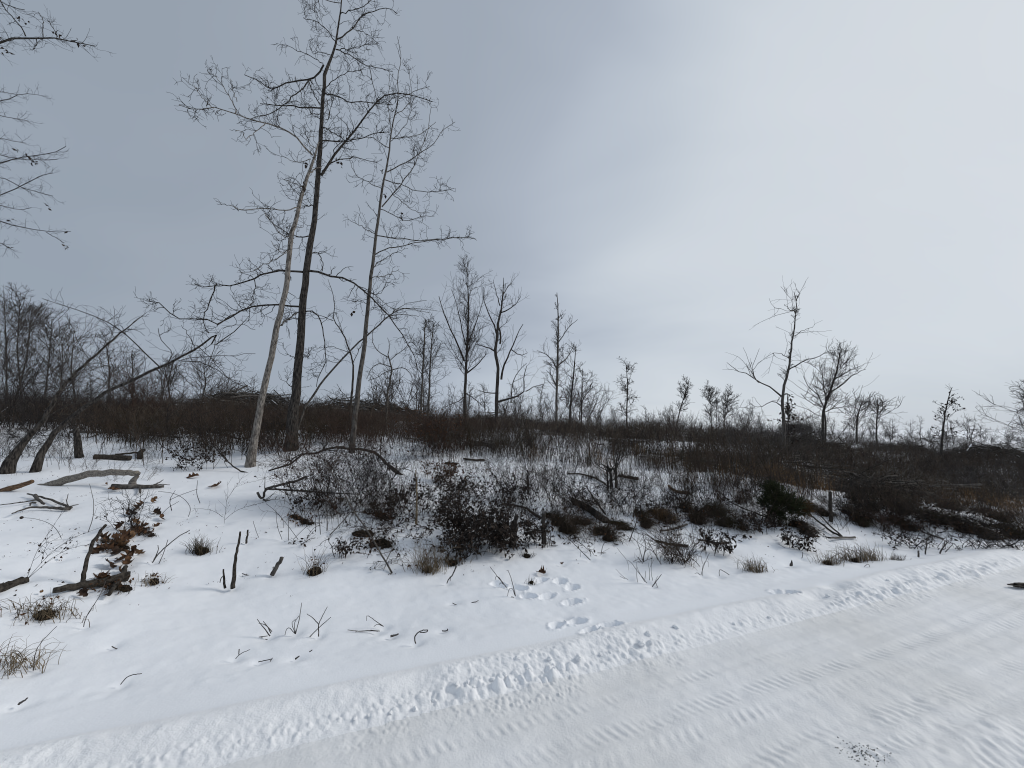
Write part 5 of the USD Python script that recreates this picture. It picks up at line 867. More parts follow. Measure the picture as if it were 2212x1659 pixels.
# --- sticks and straws in the smooth snow
TW = [
    ('curved twig lying flat in the lower left snow, left one of two', [(11, [(640, 965), (690, 990), (735, 1005), (790, 1002), (845, 988)], 5, 4)]),
    ('small bent twig lowest in the left snow', [(11, [(690, 1182), (715, 1150), (740, 1130), (810, 1120)], 5, 4)]),
    ('short dark chip of wood in the snow near the lower left edge', [(11, [(108, 1295), (130, 1280), (157, 1260)], 12, 7)]),
    ('thin leaning stem in the snow under the mossy log and curling grass', [(11, [(478, 852), (490, 800), (520, 750), (570, 680), (605, 590)], 4, 3), (11, [(490, 800), (530, 745)], 3, 2)]),
    ('thin stem in the snow right of the curling grass at the left edge', [(11, [(192, 1103), (200, 990), (260, 910), (325, 850)], 4, 3)]),
    ('forked straw flattened in the snow below the tall ragged stake', [(11, [(1385, 548), (1480, 575), (1555, 592)], 5, 4), (11, [(1425, 565), (1415, 620), (1398, 685)], 4, 3), (11, [(1503, 585), (1500, 620), (1490, 662)], 4, 3), (11, [(1440, 570), (1425, 600), (1440, 615)], 4, 3)]),
    ('leftmost of three small grass sprigs in the smooth snow', [(11, [(1545, 905), (1510, 860), (1470, 808)], 6, 3), (11, [(1555, 880), (1520, 840), (1480, 832)], 5, 3), (11, [(1530, 905), (1470, 912), (1410, 940)], 4, 3), (11, [(1550, 890), (1530, 850), (1505, 820)], 5, 3), (11, [(1500, 912), (1490, 922), (1530, 925)], 4, 3)]),
    ('middle one of three small grass sprigs in the smooth snow', [(11, [(1688, 893), (1650, 850), (1632, 880), (1628, 918)], 4, 3), (11, [(1690, 893), (1710, 820), (1726, 715)], 5, 3), (11, [(1690, 890), (1680, 830), (1710, 790)], 4, 3), (11, [(1690, 893), (1665, 830), (1690, 810)], 4, 3)]),
    ('rightmost of three sprigs, forked like a letter Y in the smooth snow', [(11, [(1822, 908), (1822, 870), (1822, 835), (1850, 780), (1872, 738)], 6, 3), (11, [(1822, 838), (1790, 800), (1755, 778)], 5, 3), (11, [(1770, 912), (1820, 860), (1893, 797)], 5, 3)]),
    ('tiny bent sprig in the snow below the three small grass sprigs', [(11, [(1348, 1035), (1375, 1005), (1430, 983)], 4, 3), (11, [(1365, 1010), (1368, 980)], 5, 6)]),
    ('short straw in the snow right of the tiny bent sprig', [(11, [(1478, 1053), (1520, 1044), (1558, 1036)], 5, 4), (11, [(1545, 1050), (1558, 1030)], 5, 3)]),
    ('small dark twig fragment in the snow right of the short straw', [(11, [(1690, 1036), (1712, 1020)], 10, 6), (11, [(1770, 995), (1785, 985)], 6, 5)]),
    ('bent straw in the centre snow with one end hooked upward', [(12, [(275, 742), (230, 712), (165, 662), (165, 705)], 5, 3), (12, [(270, 740), (235, 725), (212, 742)], 4, 3)]),
    ('flat branching straw just below the bent straw in the centre snow', [(12, [(240, 772), (180, 768), (110, 774), (42, 764)], 7, 4), (12, [(100, 772), (85, 785)], 4, 3), (12, [(250, 772), (190, 765)], 5, 3)]),
    ('dark hooked straw in the centre snow below the animal tracks', [(12, [(483, 852), (473, 818), (490, 785), (520, 768), (562, 765)], 8, 6), (12, [(560, 765), (555, 780), (510, 780)], 7, 5)]),
    ('small curled dark leaf stalk in the centre snow', [(12, [(655, 770), (672, 772), (692, 766), (688, 757)], 7, 6)]),
    ('pair of tiny dark twigs in the snow left of the tracks', [(12, [(722, 590), (740, 600), (760, 606)], 5, 4), (12, [(845, 587), (870, 582), (890, 573)], 5, 4)]),
    ('cluster of dark specks in the centre snow left of the hooked straw', [(12, [(320, 805), (350, 800), (372, 790)], 14, 8), (12, [(370, 838), (390, 832)], 12, 8)]),
    ('hook-tipped grass stalk leaning left beside the tracks', [(12, [(1072, 490), (1040, 450), (1010, 415), (965, 355)], 5, 3), (12, [(1050, 460), (1015, 415), (998, 420), (1003, 440)], 4, 3), (12, [(1060, 475), (1035, 455), (1025, 470)], 4, 3)]),
    ('upright hook-tipped grass stalk right beside the tracks', [(12, [(1130, 545), (1115, 480), (1095, 410), (1080, 372), (1072, 380)], 5, 3), (12, [(1125, 540), (1110, 490), (1085, 500), (1078, 550)], 4, 3), (12, [(1095, 580), (1100, 545), (1120, 555)], 4, 3)]),
    ('loose twig frayed at one end, in the snow below the big dark bush', [(12, [(685, 462), (700, 430), (722, 408), (747, 352)], 6, 9), (12, [(705, 448), (712, 420)], 4, 3)]),
    ('thin branched twig lying in the snow right of the two broken stumps', [(16, [(60, 1030), (150, 1035), (240, 1055), (330, 1100), (400, 1112), (490, 1085)], 9, 4), (16, [(400, 1110), (470, 1060), (520, 1070)], 4, 3), (16, [(320, 985), (400, 1020), (470, 1060), (570, 1105)], 5, 3)]),
    ('straight stick stuck slanting in the snow right of the two broken stumps', [(16, [(538, 1205), (460, 1130), (380, 1050), (290, 960), (200, 870)], 10, 5), (16, [(420, 1170), (420, 1100)], 5, 3), (16, [(540, 1160), (545, 1120), (520, 1090)], 7, 4)]),
    ('small curved twig with a bud standing in the snow of the bank', [(16, [(668, 1140), (680, 1060), (705, 990), (770, 985)], 8, 5)]),
    ('dark short bar of wood lying in the snow of the bank above the sprig', [(16, [(820, 1008), (860, 1015), (930, 1038)], 14, 10), (16, [(935, 1040), (920, 970), (850, 940), (820, 880), (835, 780)], 7, 5)]),
    ('thin leaning pole in the snow of the bank beside the small branched sapling', [(16, [(1008, 980), (1040, 900), (1090, 770), (1120, 640)], 14, 5)]),
    ('tall group of bowed straws lowest on the bank right of the tracks', [(16, [(1225, 1485), (1160, 1400), (1100, 1330), (1040, 1240), (970, 1190), (1000, 1260), (1005, 1330)], 7, 3), (16, [(1110, 1475), (1100, 1380), (1095, 1230)], 6, 3), (16, [(1200, 1470), (1130, 1360), (1105, 1290)], 7, 4), (16, [(1255, 1450), (1260, 1350), (1240, 1240)], 7, 3), (16, [(1295, 1455), (1270, 1340), (1290, 1160)], 6, 3), (16, [(1265, 1290), (1310, 1200)], 5, 3), (16, [(970, 1190), (900, 1110), (865, 1060)], 5, 3), (16, [(1200, 1440), (1212, 1340)], 6, 5)]),
    ('crossed pair of short sticks at the right foot of the bowed straws', [(16, [(1290, 1530), (1340, 1460), (1402, 1380)], 12, 7), (16, [(1360, 1555), (1345, 1510), (1325, 1465)], 8, 5), (16, [(1310, 1500), (1355, 1400)], 5, 4)]),
    ('pair of flat straws left of the bowed straws on the bank', [(16, [(995, 1443), (930, 1405), (845, 1315)], 5, 3), (16, [(960, 1435), (895, 1402)], 5, 4)]),
    ('looped grass straw standing right of the broom-like shrub', [(16, [(1900, 1395), (1895, 1300), (1930, 1220), (1970, 1215), (1970, 1290)], 6, 3), (16, [(1880, 1390), (1920, 1260), (1985, 1120)], 7, 4), (16, [(1870, 1385), (1840, 1358), (1805, 1372)], 7, 4)]),
    ('bent straw half buried in the snow near the plough ridge', [(17, [(30, 1400), (28, 1310), (90, 1345), (150, 1385)], 6, 8)]),
    ('small black cone-shaped stub in the smooth snow below the juniper', [(17, [(905, 1278), (908, 1240), (910, 1208)], 36, 10)]),
    ('dark twig curving down in the snow left of the arched tan tuft', [(17, [(262, 965), (320, 985), (370, 1040), (410, 1060), (480, 1040)], 12, 5), (17, [(375, 1155), (395, 1100), (410, 1060)], 8, 6)]),
    ('long thin dark twig lying below the black-leaved vine under the juniper', [(17, [(1050, 1065), (1130, 1080), (1240, 1100)], 14, 6), (17, [(975, 1162), (890, 1100), (800, 1040), (750, 1015)], 6, 4)]),
    ('small upright twig left of the frayed grass tuft near the ridge', [(17, [(1032, 1185), (1045, 1150), (1040, 1110)], 8, 6)]),
    ('slanting stick stuck beside the frayed grass tuft near the ridge', [(17, [(1380, 1190), (1430, 1150), (1510, 1115)], 9, 6)]),
    ('small bent straw close to the plough ridge at the right', [(17, [(1790, 1285), (1830, 1255), (1855, 1262), (1850, 1325)], 6, 4)]),
    ('short stub near the plough ridge, right of the last grass tuft', [(13, [(1528, 292), (1528, 250)], 10, 8)]),
    ('bare stem standing right of the short stub near the plough ridge', [(13, [(1572, 275), (1578, 210), (1590, 150)], 7, 4), (13, [(1575, 240), (1560, 215)], 5, 3)]),
    ('leaning dark stem in the snow at the foot of the right bank', [(13, [(1665, 270), (1690, 220), (1720, 195)], 8, 5), (13, [(1690, 225), (1700, 180)], 5, 3), (13, [(1700, 260), (1750, 210)], 5, 3)])]
for lab, L in TW: sticks('snow_twig', lab, 'twig', L, 'twig_grey')
for lab, fr, pts, w, m in (
    ('thick grey stick lying across the broom-like shrub', 16, [(1335, 1000), (1420, 1030), (1560, 1050), (1725, 1062)], 34, 'log_dark'), ('bent grey stick end rising right, above the broom-like shrub', 16, [(1380, 875), (1460, 890), (1560, 882), (1620, 858), (1712, 798)], 26, 'bark_grey'),
    ('flat grey split of wood lying on the bank below the juniper', 17, [(1380, 962), (1520, 958), (1680, 955)], 26, 'wood_weathered'), ('long dark stick running down the bank right of the juniper', 17, [(1100, 640), (1230, 760), (1350, 850), (1440, 920), (1530, 955)], 22, 'log_dark'),
    ('thin dark stick beside the longest one right of the juniper', 17, [(1080, 540), (1260, 690), (1400, 830), (1520, 940)], 16, 'log_dark'), ('long thin stick slanting down to the juniper from the left', 17, [(-60, 350), (100, 440), (200, 560), (360, 640), (520, 690), (690, 735)], 16, 'bark_grey'),
    ('thick dark log lying down the bank right of the two broken stumps', 16, [(320, 500), (450, 575), (560, 640), (640, 700), (735, 760)], 84, 'bark_dark'), ('thin stick crossing above the thick dark bank log', 16, [(490, 330), (560, 450), (640, 570), (720, 670)], 18, 'bark_grey'),
    ('dark branch reaching right from the big dark bush towards the broken stump', 15, [(1540, 540), (1700, 550), (1820, 560), (1900, 640), (2010, 720)], 30, 'bark_dark'), ('reddish broken branch on the snow crest right of the three dark stems', 16, [(1490, 320), (1560, 390), (1620, 410), (1740, 412)], 36, 'wood_brown'),
    ('mossy stick lying on the snow right of the three dark stems', 16, [(880, 195), (980, 215), (1120, 235)], 40, 'log_dark'), ('curved branch lying left of the three dark stems', 16, [(260, 170), (380, 155), (520, 175), (620, 220), (720, 300)], 24, 'bark_grey'),
    ('pale straw-coloured pole end lying at the foot of the right bank', 4, [(1330, 1390), (1450, 1450), (1560, 1480)], 14, 'bark_grey'), ('grey fallen trunk curving over the dark heap on the right bank', 4, [(760, 862), (850, 858), (920, 880), (1010, 930), (1110, 990)], 34, 'bark_grey'),
    ('crooked black stick lying below the small black-leaved vine', 16, [(1850, 990), (1940, 1000), (2000, 1010), (2080, 1060), (2200, 1020)], 26, 'log_dark'), ('dark stick lying on the snow beside the reddest canes', 2, [(1670, 580), (1720, 580), (1770, 590)], 22, 'log_dark'), ('long dark stick lying behind the big dark bush', 2, [(1820, 545), (1900, 565), (1990, 555)], 18, 'log_dark')):
    sticks('bank_stick', lab, 'stick', [(fr, pts, w * .8, w)], m, lie=.03, rough=.12, sides=8)
sticks('twin_sprig', 'small branched bare sapling on the bank above the bowed straws', 'sapling', [(16, [(1180, 1230), (1190, 1130), (1220, 1060), (1190, 960), (1170, 880)], 12, 5), (16, [(1180, 1230), (1150, 1120), (1130, 1040), (1090, 960), (1040, 930)], 9, 4), (16, [(1200, 1110), (1240, 1060), (1270, 1050)], 6, 4), (16, [(1185, 1225), (1230, 1200), (1245, 1150)], 7, 4), (16, [(1170, 1290), (1180, 1250), (1130, 1190), (1120, 1170)], 8, 6), (16, [(1060, 1225), (1120, 1190)], 6, 4)], 'twig_grey', twigs=4, twig_len=.1)
sticks('broken_stump', 'taller broken sapling stump with a jagged top, right of the big dark bush', 'stump', [(15, [(2045, 1010), (2050, 900), (2040, 780), (2045, 640)], 62, 44), (15, [(2030, 650), (2035, 590)], 14, 4), (15, [(2055, 650), (2065, 600)], 12, 4)], 'bark_dark', rough=.16, sides=10, part='trunk')
sticks('broken_stump', 'shorter splintered stump buried in dead leaves at the right of the big dark bush', 'stump', [(15, [(1660, 1040), (1680, 900), (1700, 760), (1715, 660)], 90, 40), (15, [(1700, 700), (1705, 620)], 16, 4), (15, [(1720, 690), (1735, 640)], 14, 4)], 'bark_dark', rough=.22, sides=10, part='trunk')
sticks('dark_sapling', 'three dark upright stems standing together on the bank right of centre', 'saplings', [(16, [(750, 350), (748, 220), (740, 60)], 24, 20), (16, [(795, 320), (785, 200), (775, 90)], 40, 30), (16, [(852, 330), (850, 180), (850, 20)], 36, 30)], 'bark_dark', rough=.1, part='stem', twigs=8, twig_len=.35)
sticks('thin_post', 'single thin dark stem standing in the snow right of the big dark bush', 'stem', [(15, [(1855, 405), (1860, 280), (1845, 115)], 24, 14)], 'bark_dark', twigs=9, twig_len=.3)
sticks('black_post', 'black charred upright stub on the right bank, beside the juniper', 'stump', [(17, [(1385, 740), (1382, 560), (1378, 375)], 40, 34)], 'log_dark', rough=.12, sides=10)
sticks('tan_stalk', 'single tall straw-coloured stalk standing left of the big dark bush', 'stalk', [(15, [(500, 772), (503, 560), (500, 330), (490, 110)], 24, 10), (15, [(485, 770), (490, 600), (520, 170)], 10, 5)], 'grass_tan', rough=.08)
sticks('black_stump', 'squat black stump in the valley at the right edge', 'stump', [(4, [(1775, 960), (1778, 915), (1780, 880)], 70, 60)], 'log_dark', rough=.15, depth=18, sides=12)
sticks('leaning_snag', 'pale snag leaning right against a dark one, in the weeds right of centre', 'snag', [(9, [(840, 1570), (880, 1450), (925, 1345)], 26, 16)], 'wood_weathered', depth=13.5, rough=.1)
sticks('leaning_snag', 'dark snag beside the pale leaning one, in the weeds right of centre', 'snag', [(9, [(985, 1570), (965, 1460), (935, 1345)], 34, 22)], 'bark_dark', depth=13.4, rough=.12)
for lab, x, y, w in (('grey rounded rock with a cap of snow, in the weeds near centre', 1024, 955, 27), ('snow-covered mound right beside the rounded rock near centre', 1052, 957, 34)):
    f = hit([(x, y + 6)])[0]; k = f[1] / FPX; t = thing('rock', lab, 'rock', f); obj('stone', mound(f, w * k, w * k * .8, 10 * k, x, 3), 'stone', t, base=f); v, fc = mound(f + [0, .02, 10 * k], w * k * .9, w * k * .75, 5 * k, x + 1, 3); obj('snow_cap', (v, fc), 'snow_broken', t, base=f)
# --- grass tufts
tuft('spiky dark grass tuft alone in the snow, right of the brown oak leaves', 11, 1148, 425, 42, 22, 110, 'grass_dark', .35, (40, 9), leaves=0, m2='grass_tan')
tuft('dark tuft with a few tall blades, right of the grey broken stick end', 11, 1795, 545, 58, 22, 40, 'grass_tan', .3, (44, 11), leaves=16, m2='grass_dark')
tuft('pale dry bunch of grass in front of the left end of the big dark bush', 15, 640, 1330, 84, 34, 170, 'grass_tan', .55, (30, 8), leaves=10)
tuft('small bristly tuft right of the pale dry bunch, below the big dark bush', 15, 930, 1250, 30, 26, 90, 'grass_dark', .3, (30, 9), leaves=8, m2='grass_tan')
tuft('curling dry grass by the mossy log at the left edge', 11, 240, 790, 62, 60, 90, 'grass_tan', .85, (50, 12), lean=(-.3, 0), leaves=14, m2='grass_dark')
tuft('curling dry grass lowest at the left edge of the picture', 11, 50, 1070, 80, 56, 90, 'grass_tan', .8, lean=(.2, 0))
tuft('small leaf-choked tuft right of the black rotten log', 11, 872, 600, 30, 24, 50, 'grass_tan', .6, (24, 9), leaves=14)
tuft('arched tan grass tuft in the smooth snow below the juniper', 17, 470, 1335, 46, 26, 90, 'grass_tan', .6, lean=(-.5, 0), m2='grass_dark')
tuft('frayed grass tuft with stiff straws near the ridge, below the flat split wood', 17, 1360, 1250, 38, 30, 70, 'grass_tan', .5, (26, 6), m2='grass_dark')
tuft('bowed grass tuft, left one of the close pair near the ridge', 17, 1690, 1215, 48, 30, 80, 'grass_tan', .5, (22, 6), lean=(-.5, 0), m2='grass_dark')
tuft('bowed grass tuft, right one of the close pair near the ridge', 17, 1900, 1200, 44, 26, 80, 'grass_tan', .5, lean=(-.9, .1), m2='moss_grass')
tuft('rusty upright grass tuft above the black-leaved vine, left of the juniper', 17, 280, 505, 36, 16, 70, 'red_cane', .2, m2='grass_gold')
tuft('rusty grass tuft just below another, left of the juniper', 17, 312, 822, 38, 14, 70, 'red_cane', .2, m2='grass_gold')
tuft('tiny brown tuft right of the splintered stump', 15, 1840, 1160, 15, 18, 50, 'grass_dark', .5, (20, 6), m2='weed_brown')
tuft('tiny dark tuft at the edge of the deepest footprints', 15, 1895, 1480, 18, 10, 26, 'grass_dark', .4, (12, 4))
tuft('golden grass tuft on the right bank, left one of two at the picture edge', 4, 1740, 1195, 40, 22, 150, 'grass_gold', .35, lean=(-.3, 0), rad=.0026)
tuft('golden grass tuft nearest the right edge of the picture', 4, 2125, 1275, 48, 26, 170, 'grass_gold', .35, lean=(-.3, 0), rad=.0026)
tuft('wide sweep of golden brown grass at the foot of the tall slender oak', 4, 215, 990, 52, 34, 170, 'grass_gold', .5, lean=(-.5, 0), rad=.0026, m2='weed_brown')
tuft('slim golden brown tuft left of the dark valley brush', 4, 1330, 1095, 36, 22, 110, 'grass_gold', .3, rad=.0024)
tuft('small wiry tuft right of the bowed pair near the ridge', 13, 1392, 305, 20, 18, 40, 'grass_dark', .5, m2='grass_tan')
def clump(label, fr, x, y, w, h, seed, m='grass_dark', m2='weed_brown', n=200, leaves=34, lean=(.6, -.45), mm='soil'):
    f = foot_of(fr, x, y); k = f[1] / FPX; t = thing('turf_clump', label, 'turf clump', f)
    r0 = np.random.default_rng(seed + 40); cx, cy = px([(x, y)], fr)[0]; parts_b, parts_c = [], []
    for q_ in range(5):
        u_ = (q_ - 2) / 2; g = hit([(cx + u_ * w * .36 + r0.normal() * w * .05, cy - h * .12 + u_ * h * .30 + r0.normal() * h * .08)])[0]; sz = r0.uniform(.7, 1.25)
        obj('root_clump', mound(g + [0, .03, -.01], w * k * .30 * sz, w * k * .22, h * k * .24 * sz, seed + q_, 3), mm, t, base=f)
        parts_b.append(blades(g + [0, .02, .03], int(n * .45), h * k * .95 * sz, w * k * .26, 1.15, seed + q_, (lean[0] * 1.2, lean[1] * 1.3), .0024)); parts_c.append(blades(g + [0, .02, .05], int(n * .35), h * k * 1.1 * sz, w * k * .24, .95, seed + q_ + 9, lean, .0022))
    obj('blades', join(parts_b), m, t, base=f, kind='stuff'); obj('blades', join(parts_c), m2, t, base=f, kind='stuff')
    r = np.random.default_rng(seed)
    if leaves:
        q = f + r.normal(size=(leaves, 3)) * [w * k * .3, w * k * .2, 0]; q[:, 2] = G(q[:, 0], q[:, 1]) + r.uniform(0, h * k * .5, leaves); obj('dead_leaves', foliage(q, .04, r), 'leaf_brown', t, base=f, kind='stuff')
for k, (lab, fr, x, y, w, h, m, m2) in enumerate((
    ('brown turf clump hanging from the bank right of the taller broken stump', 16, 150, 830, 70, 56, 'grass_dark', 'weed_brown'), ('big brown turf clump bulging from the bank under the thick dark log', 16, 590, 880, 86, 50, 'grass_dark', 'weed_brown'),
    ('small dark turf clump just right of the thick dark log', 16, 880, 820, 46, 26, 'grass_dark', 'moss_grass'), ('narrow turf clump left of the brown domed one on the bank', 16, 1170, 780, 30, 44, 'weed_brown', 'grass_dark'),
    ('brown domed turf clump in the middle of the bank', 16, 1400, 720, 60, 34, 'grass_dark', 'grass_gold'), ('dark turf clump with leaves, right of the brown domed one', 16, 1790, 730, 62, 52, 'grass_dark', 'weed_brown'),
    ('mossy green-brown turf clump left of the juniper', 17, 10, 740, 56, 56, 'moss_grass', 'grass_dark'), ('turf clump under the right side of the juniper', 17, 1020, 850, 40, 36, 'grass_dark', 'weed_brown'),
    ('thin strip of turf right of the juniper, beside the charred stub', 17, 1250, 640, 46, 24, 'moss_grass', 'weed_brown'), ('first mossy turf clump right of the charred stub on the right bank', 4, 900, 1200, 60, 50, 'moss_grass', 'grass_dark'),
    ('turf clump low on the right bank below the first mossy one', 4, 860, 1330, 50, 40, 'moss_grass', 'weed_brown'), ('mossy turf clump on the crest of the right bank, below the snow lumps', 4, 960, 1090, 66, 40, 'moss_grass', 'grass_dark'),
    ('dark turf clump in the middle of the right bank', 4, 1180, 1240, 66, 44, 'grass_dark', 'moss_grass'), ('low brown turf clump left of the pale pole end on the right bank', 4, 1220, 1370, 60, 34, 'grass_dark', 'leaf_brown'),
    ('broad brown turf clump above the pale pole end on the right bank', 4, 1480, 1330, 74, 40, 'moss_grass', 'grass_dark'), ('brown turf clump right of the broad one on the right bank', 4, 1690, 1390, 74, 36, 'moss_grass', 'weed_brown'),
    ('turf clump low on the right bank near the picture edge', 4, 1880, 1450, 80, 34, 'grass_dark', 'weed_brown'), ('last turf clump on the right bank at the picture edge', 4, 2100, 1450, 80, 44, 'moss_grass', 'grass_dark'),
    ('dark turf clump on the crest left of the golden tufts', 4, 1560, 1210, 70, 30, 'grass_dark', 'weed_brown'), ('turf clump between the two golden tufts', 4, 1950, 1300, 70, 34, 'grass_dark', 'weed_brown'))):
    clump(lab, fr, x, y, w, h, 500 + k, m, m2)
for k, (lab, fr, x, y, w, h) in enumerate((('bare patch of dark soil in the snow, under the slanting pole', 2, 1090, 1230, 84, 42), ('dark hollow of leaf litter under the left side of the red-twigged bush', 2, 505, 1050, 56, 24), ('dark leaf litter patch under the right side of the red-twigged bush', 2, 1160, 1010, 46, 16), ('damp black litter under the uppermost of the big brown oak leaves', 14, 1720, 880, 44, 26), ('damp black litter under the middle of the big brown oak leaves', 14, 1400, 1060, 56, 32), ('damp black litter beside the black rotten log at the left', 14, 1330, 1560, 70, 34))):
    clump(lab, fr, x, y, w, h, 560 + k, 'grass_dark', 'weed_brown', 50, 50, (0, -.8))
# --- bushes
bush('dark-leaved low bush at the left, in front of the pale leaning tree', 1, 1600, 760, 62, 150, 16, 'twig_dark', 601, 300, .05, arch=.35)
bush('red-twigged tangled bush under the arched branch, left half', 2, 640, 880, 130, 230, 44, 'red_cane', 602, 130, .045, arch=.35, tw=8, sub=2.6)
bush('red-twigged tangled bush under the arched branch, right half', 2, 1020, 900, 125, 190, 36, 'twig_dark', 603, 120, .045, arch=.3, tw=8, sub=2.6)
bush('low bush with hanging black leaves, in front of the red-twigged tangle', 2, 560, 960, 52, 90, 12, 'twig_dark', 604, 150, .045, arch=.4)
bush('small bush with drooping black leaves right of the red-twigged tangle', 2, 1180, 960, 48, 80, 10, 'twig_dark', 605, 150, .05, arch=.5)
bush('big dark bush thick with black leaves at the centre of the bank', 15, 1180, 980, 104, 190, 28, 'twig_dark', 606, 620, .05, arch=.4, tw=6)
bush('left shoulder of black leaves beside the big dark bush', 15, 820, 640, 84, 150, 18, 'twig_dark', 607, 340, .05, arch=.4)
bush('twiggy bush topped with black leaves behind the big dark bush', 15, 1520, 480, 60, 140, 18, 'twig_dark', 608, 300, .05, arch=.35)
bush('low mass of black leaves at the right foot of the big dark bush', 15, 1450, 1090, 70, 110, 16, 'twig_dark', 609, 330, .05, arch=.5)
bush('dark dense bush with red-brown leaves above the big dark bush', 15, 880, 270, 46, 100, 14, 'red_cane', 610, 240, .05, lm='leaf_brown', arch=.3)
bush('dense red-brown bush in the weeds right of the slim tree', 2, 1560, 520, 108, 120, 36, 'red_cane', 611, 130, .07, lm='leaf_brown', arch=.25, tw=7)
bush('bare twiggy bush standing right behind the single thin dark stem', 15, 1960, 380, 62, 80, 16, 'twig_grey', 612, 0, arch=.1)
bush('bare twiggy bush between the thin dark stem and the tallest black leaves', 15, 1480, 190, 74, 130, 18, 'twig_grey', 613, 0, arch=.15)
bush('fan of fine bare twigs on the bank below the three dark stems', 16, 880, 640, 66, 120, 34, 'twig_dark', 614, 0, arch=.2, tw=6)
bush('thorny bare bush above the brown hanging turf clump', 16, 150, 520, 92, 130, 22, 'twig_dark', 615, 60, .05, arch=.2, tw=6)
bush('bare bush on the snow crest left of the rusty tufts', 16, 1790, 480, 66, 130, 18, 'weed_brown', 616, 0, arch=.2, tw=6)
bush('broom-like shrub of stiff twigs on the bank under the thick grey stick', 16, 1640, 1225, 66, 110, 44, 'weed_brown', 617, 0, lean=(-.35, 0), arch=.1, tw=5)
bush('black-leaved vine left of the juniper', 17, 520, 840, 40, 120, 10, 'twig_dark', 618, 110, .05, arch=.6)
bush('black-leaved vine sprawling below the juniper', 17, 900, 1020, 36, 110, 10, 'twig_dark', 619, 100, .05, arch=.65)
bush('small black-leaved vine on the bank right of the broom-like shrub', 16, 2040, 1130, 44, 76, 10, 'twig_dark', 620, 90, .05, arch=.5)
bush('dark twiggy bush right of the charred stub', 4, 780, 1310, 50, 90, 18, 'twig_dark', 621, 40, .05, arch=.3)
bush('spreading thorny bush at the foot of the right bank', 4, 1330, 1530, 40, 130, 20, 'twig_dark', 622, 60, .04, arch=.3)
bush('bare low bush at the foot of the right bank near the edge', 4, 1830, 1540, 34, 120, 18, 'twig_dark', 623, 0, arch=.3)
bush('bare twigs at the snow edge on the far right', 4, 2120, 1560, 26, 110, 16, 'twig_dark', 624, 0, arch=.35)
bush('dead brush heaped behind the leaning trunks at the left edge', 1, 120, 660, 90, 260, 30, 'twig_dark', 625, 0, arch=.3, tw=7)
bush('tall tangle of thin bare stems behind the foot of the leaning trunks', 'd', 50, 925, 170, 240, 30, 'twig_dark', 632, 0, arch=.15, tw=6, rad=.011, fine=2.0)
bush('tall tangle of thin bare stems rising behind the long leaning trunk', 'd', 205, 918, 115, 240, 22, 'twig_dark', 633, 0, arch=.15, tw=6, rad=.010, fine=1.8)
bush('reddish tangle of thin bare stems under the arch of the long leaning trunk', 'd', 310, 915, 110, 180, 26, 'red_cane', 634, 0, arch=.2, tw=7, rad=.010, fine=2.2)
bush('dead brush between the stump and the leaning trunks', 1, 420, 600, 90, 200, 26, 'twig_dark', 626, 0, arch=.3, tw=7)
bush('small raspberry-like bush rising through the brown oak leaves', 14, 1590, 860, 74, 80, 12, 'twig_dark', 627, 26, .025, arch=.1)
bush('low bush with drooping leaves left of the bare soil patch', 2, 860, 1320, 44, 60, 7, 'twig_dark', 628, 50, .045, arch=.7)
bush('dark bush on the right bank just above the spreading thorny one', 4, 1080, 1390, 46, 90, 16, 'red_cane', 629, 30, .04, arch=.3)
bush('bare thicket on the crest behind the juniper', 17, 640, 330, 50, 120, 20, 'twig_dark', 630, 0, arch=.2)
bush('bare thicket in the hollow right of the juniper', 17, 1180, 330, 46, 130, 20, 'twig_dark', 631, 0, arch=.25)
bush('dense low black-leaved growth at the foot of the two broken stumps', 15, 1880, 1040, 60, 100, 16, 'twig_dark', 640, 170, .05, arch=.45)
bush('black-leaved brambles low in front of the big dark bush', 15, 1120, 1130, 66, 150, 18, 'twig_dark', 641, 260, .05, arch=.5)
bush('brambles with dark leaves over the thick dark bank log', 16, 420, 640, 66, 120, 20, 'twig_dark', 642, 120, .045, arch=.3)
bush('brambly twigs above the two middle turf clumps of the bank', 16, 1560, 640, 60, 130, 20, 'twig_dark', 643, 60, .045, arch=.3)
bush('thin bare brambles between the rusty tufts and the juniper', 17, 420, 470, 56, 100, 16, 'twig_dark', 644, 30, .045, arch=.25)
bush('bare brambles along the crest above the mossy right-bank clumps', 4, 1080, 1190, 50, 150, 22, 'weed_brown', 645, 40, .05, arch=.3)
bush('dark brambles in the middle of the right bank, left of the pale pole end', 4, 1120, 1310, 50, 130, 22, 'twig_dark', 646, 60, .05, arch=.35)
bush('dark brambles over the broad brown clump of the right bank', 4, 1540, 1360, 46, 150, 22, 'twig_dark', 647, 40, .05, arch=.35)
bush('dark brambles near the picture edge on the right bank', 4, 1980, 1440, 50, 150, 22, 'twig_dark', 648, 40, .05, arch=.3)
bush('weedy brambles on the crest just left of the golden tufts', 4, 1480, 1180, 50, 130, 20, 'weed_brown', 649, 0, arch=.25)
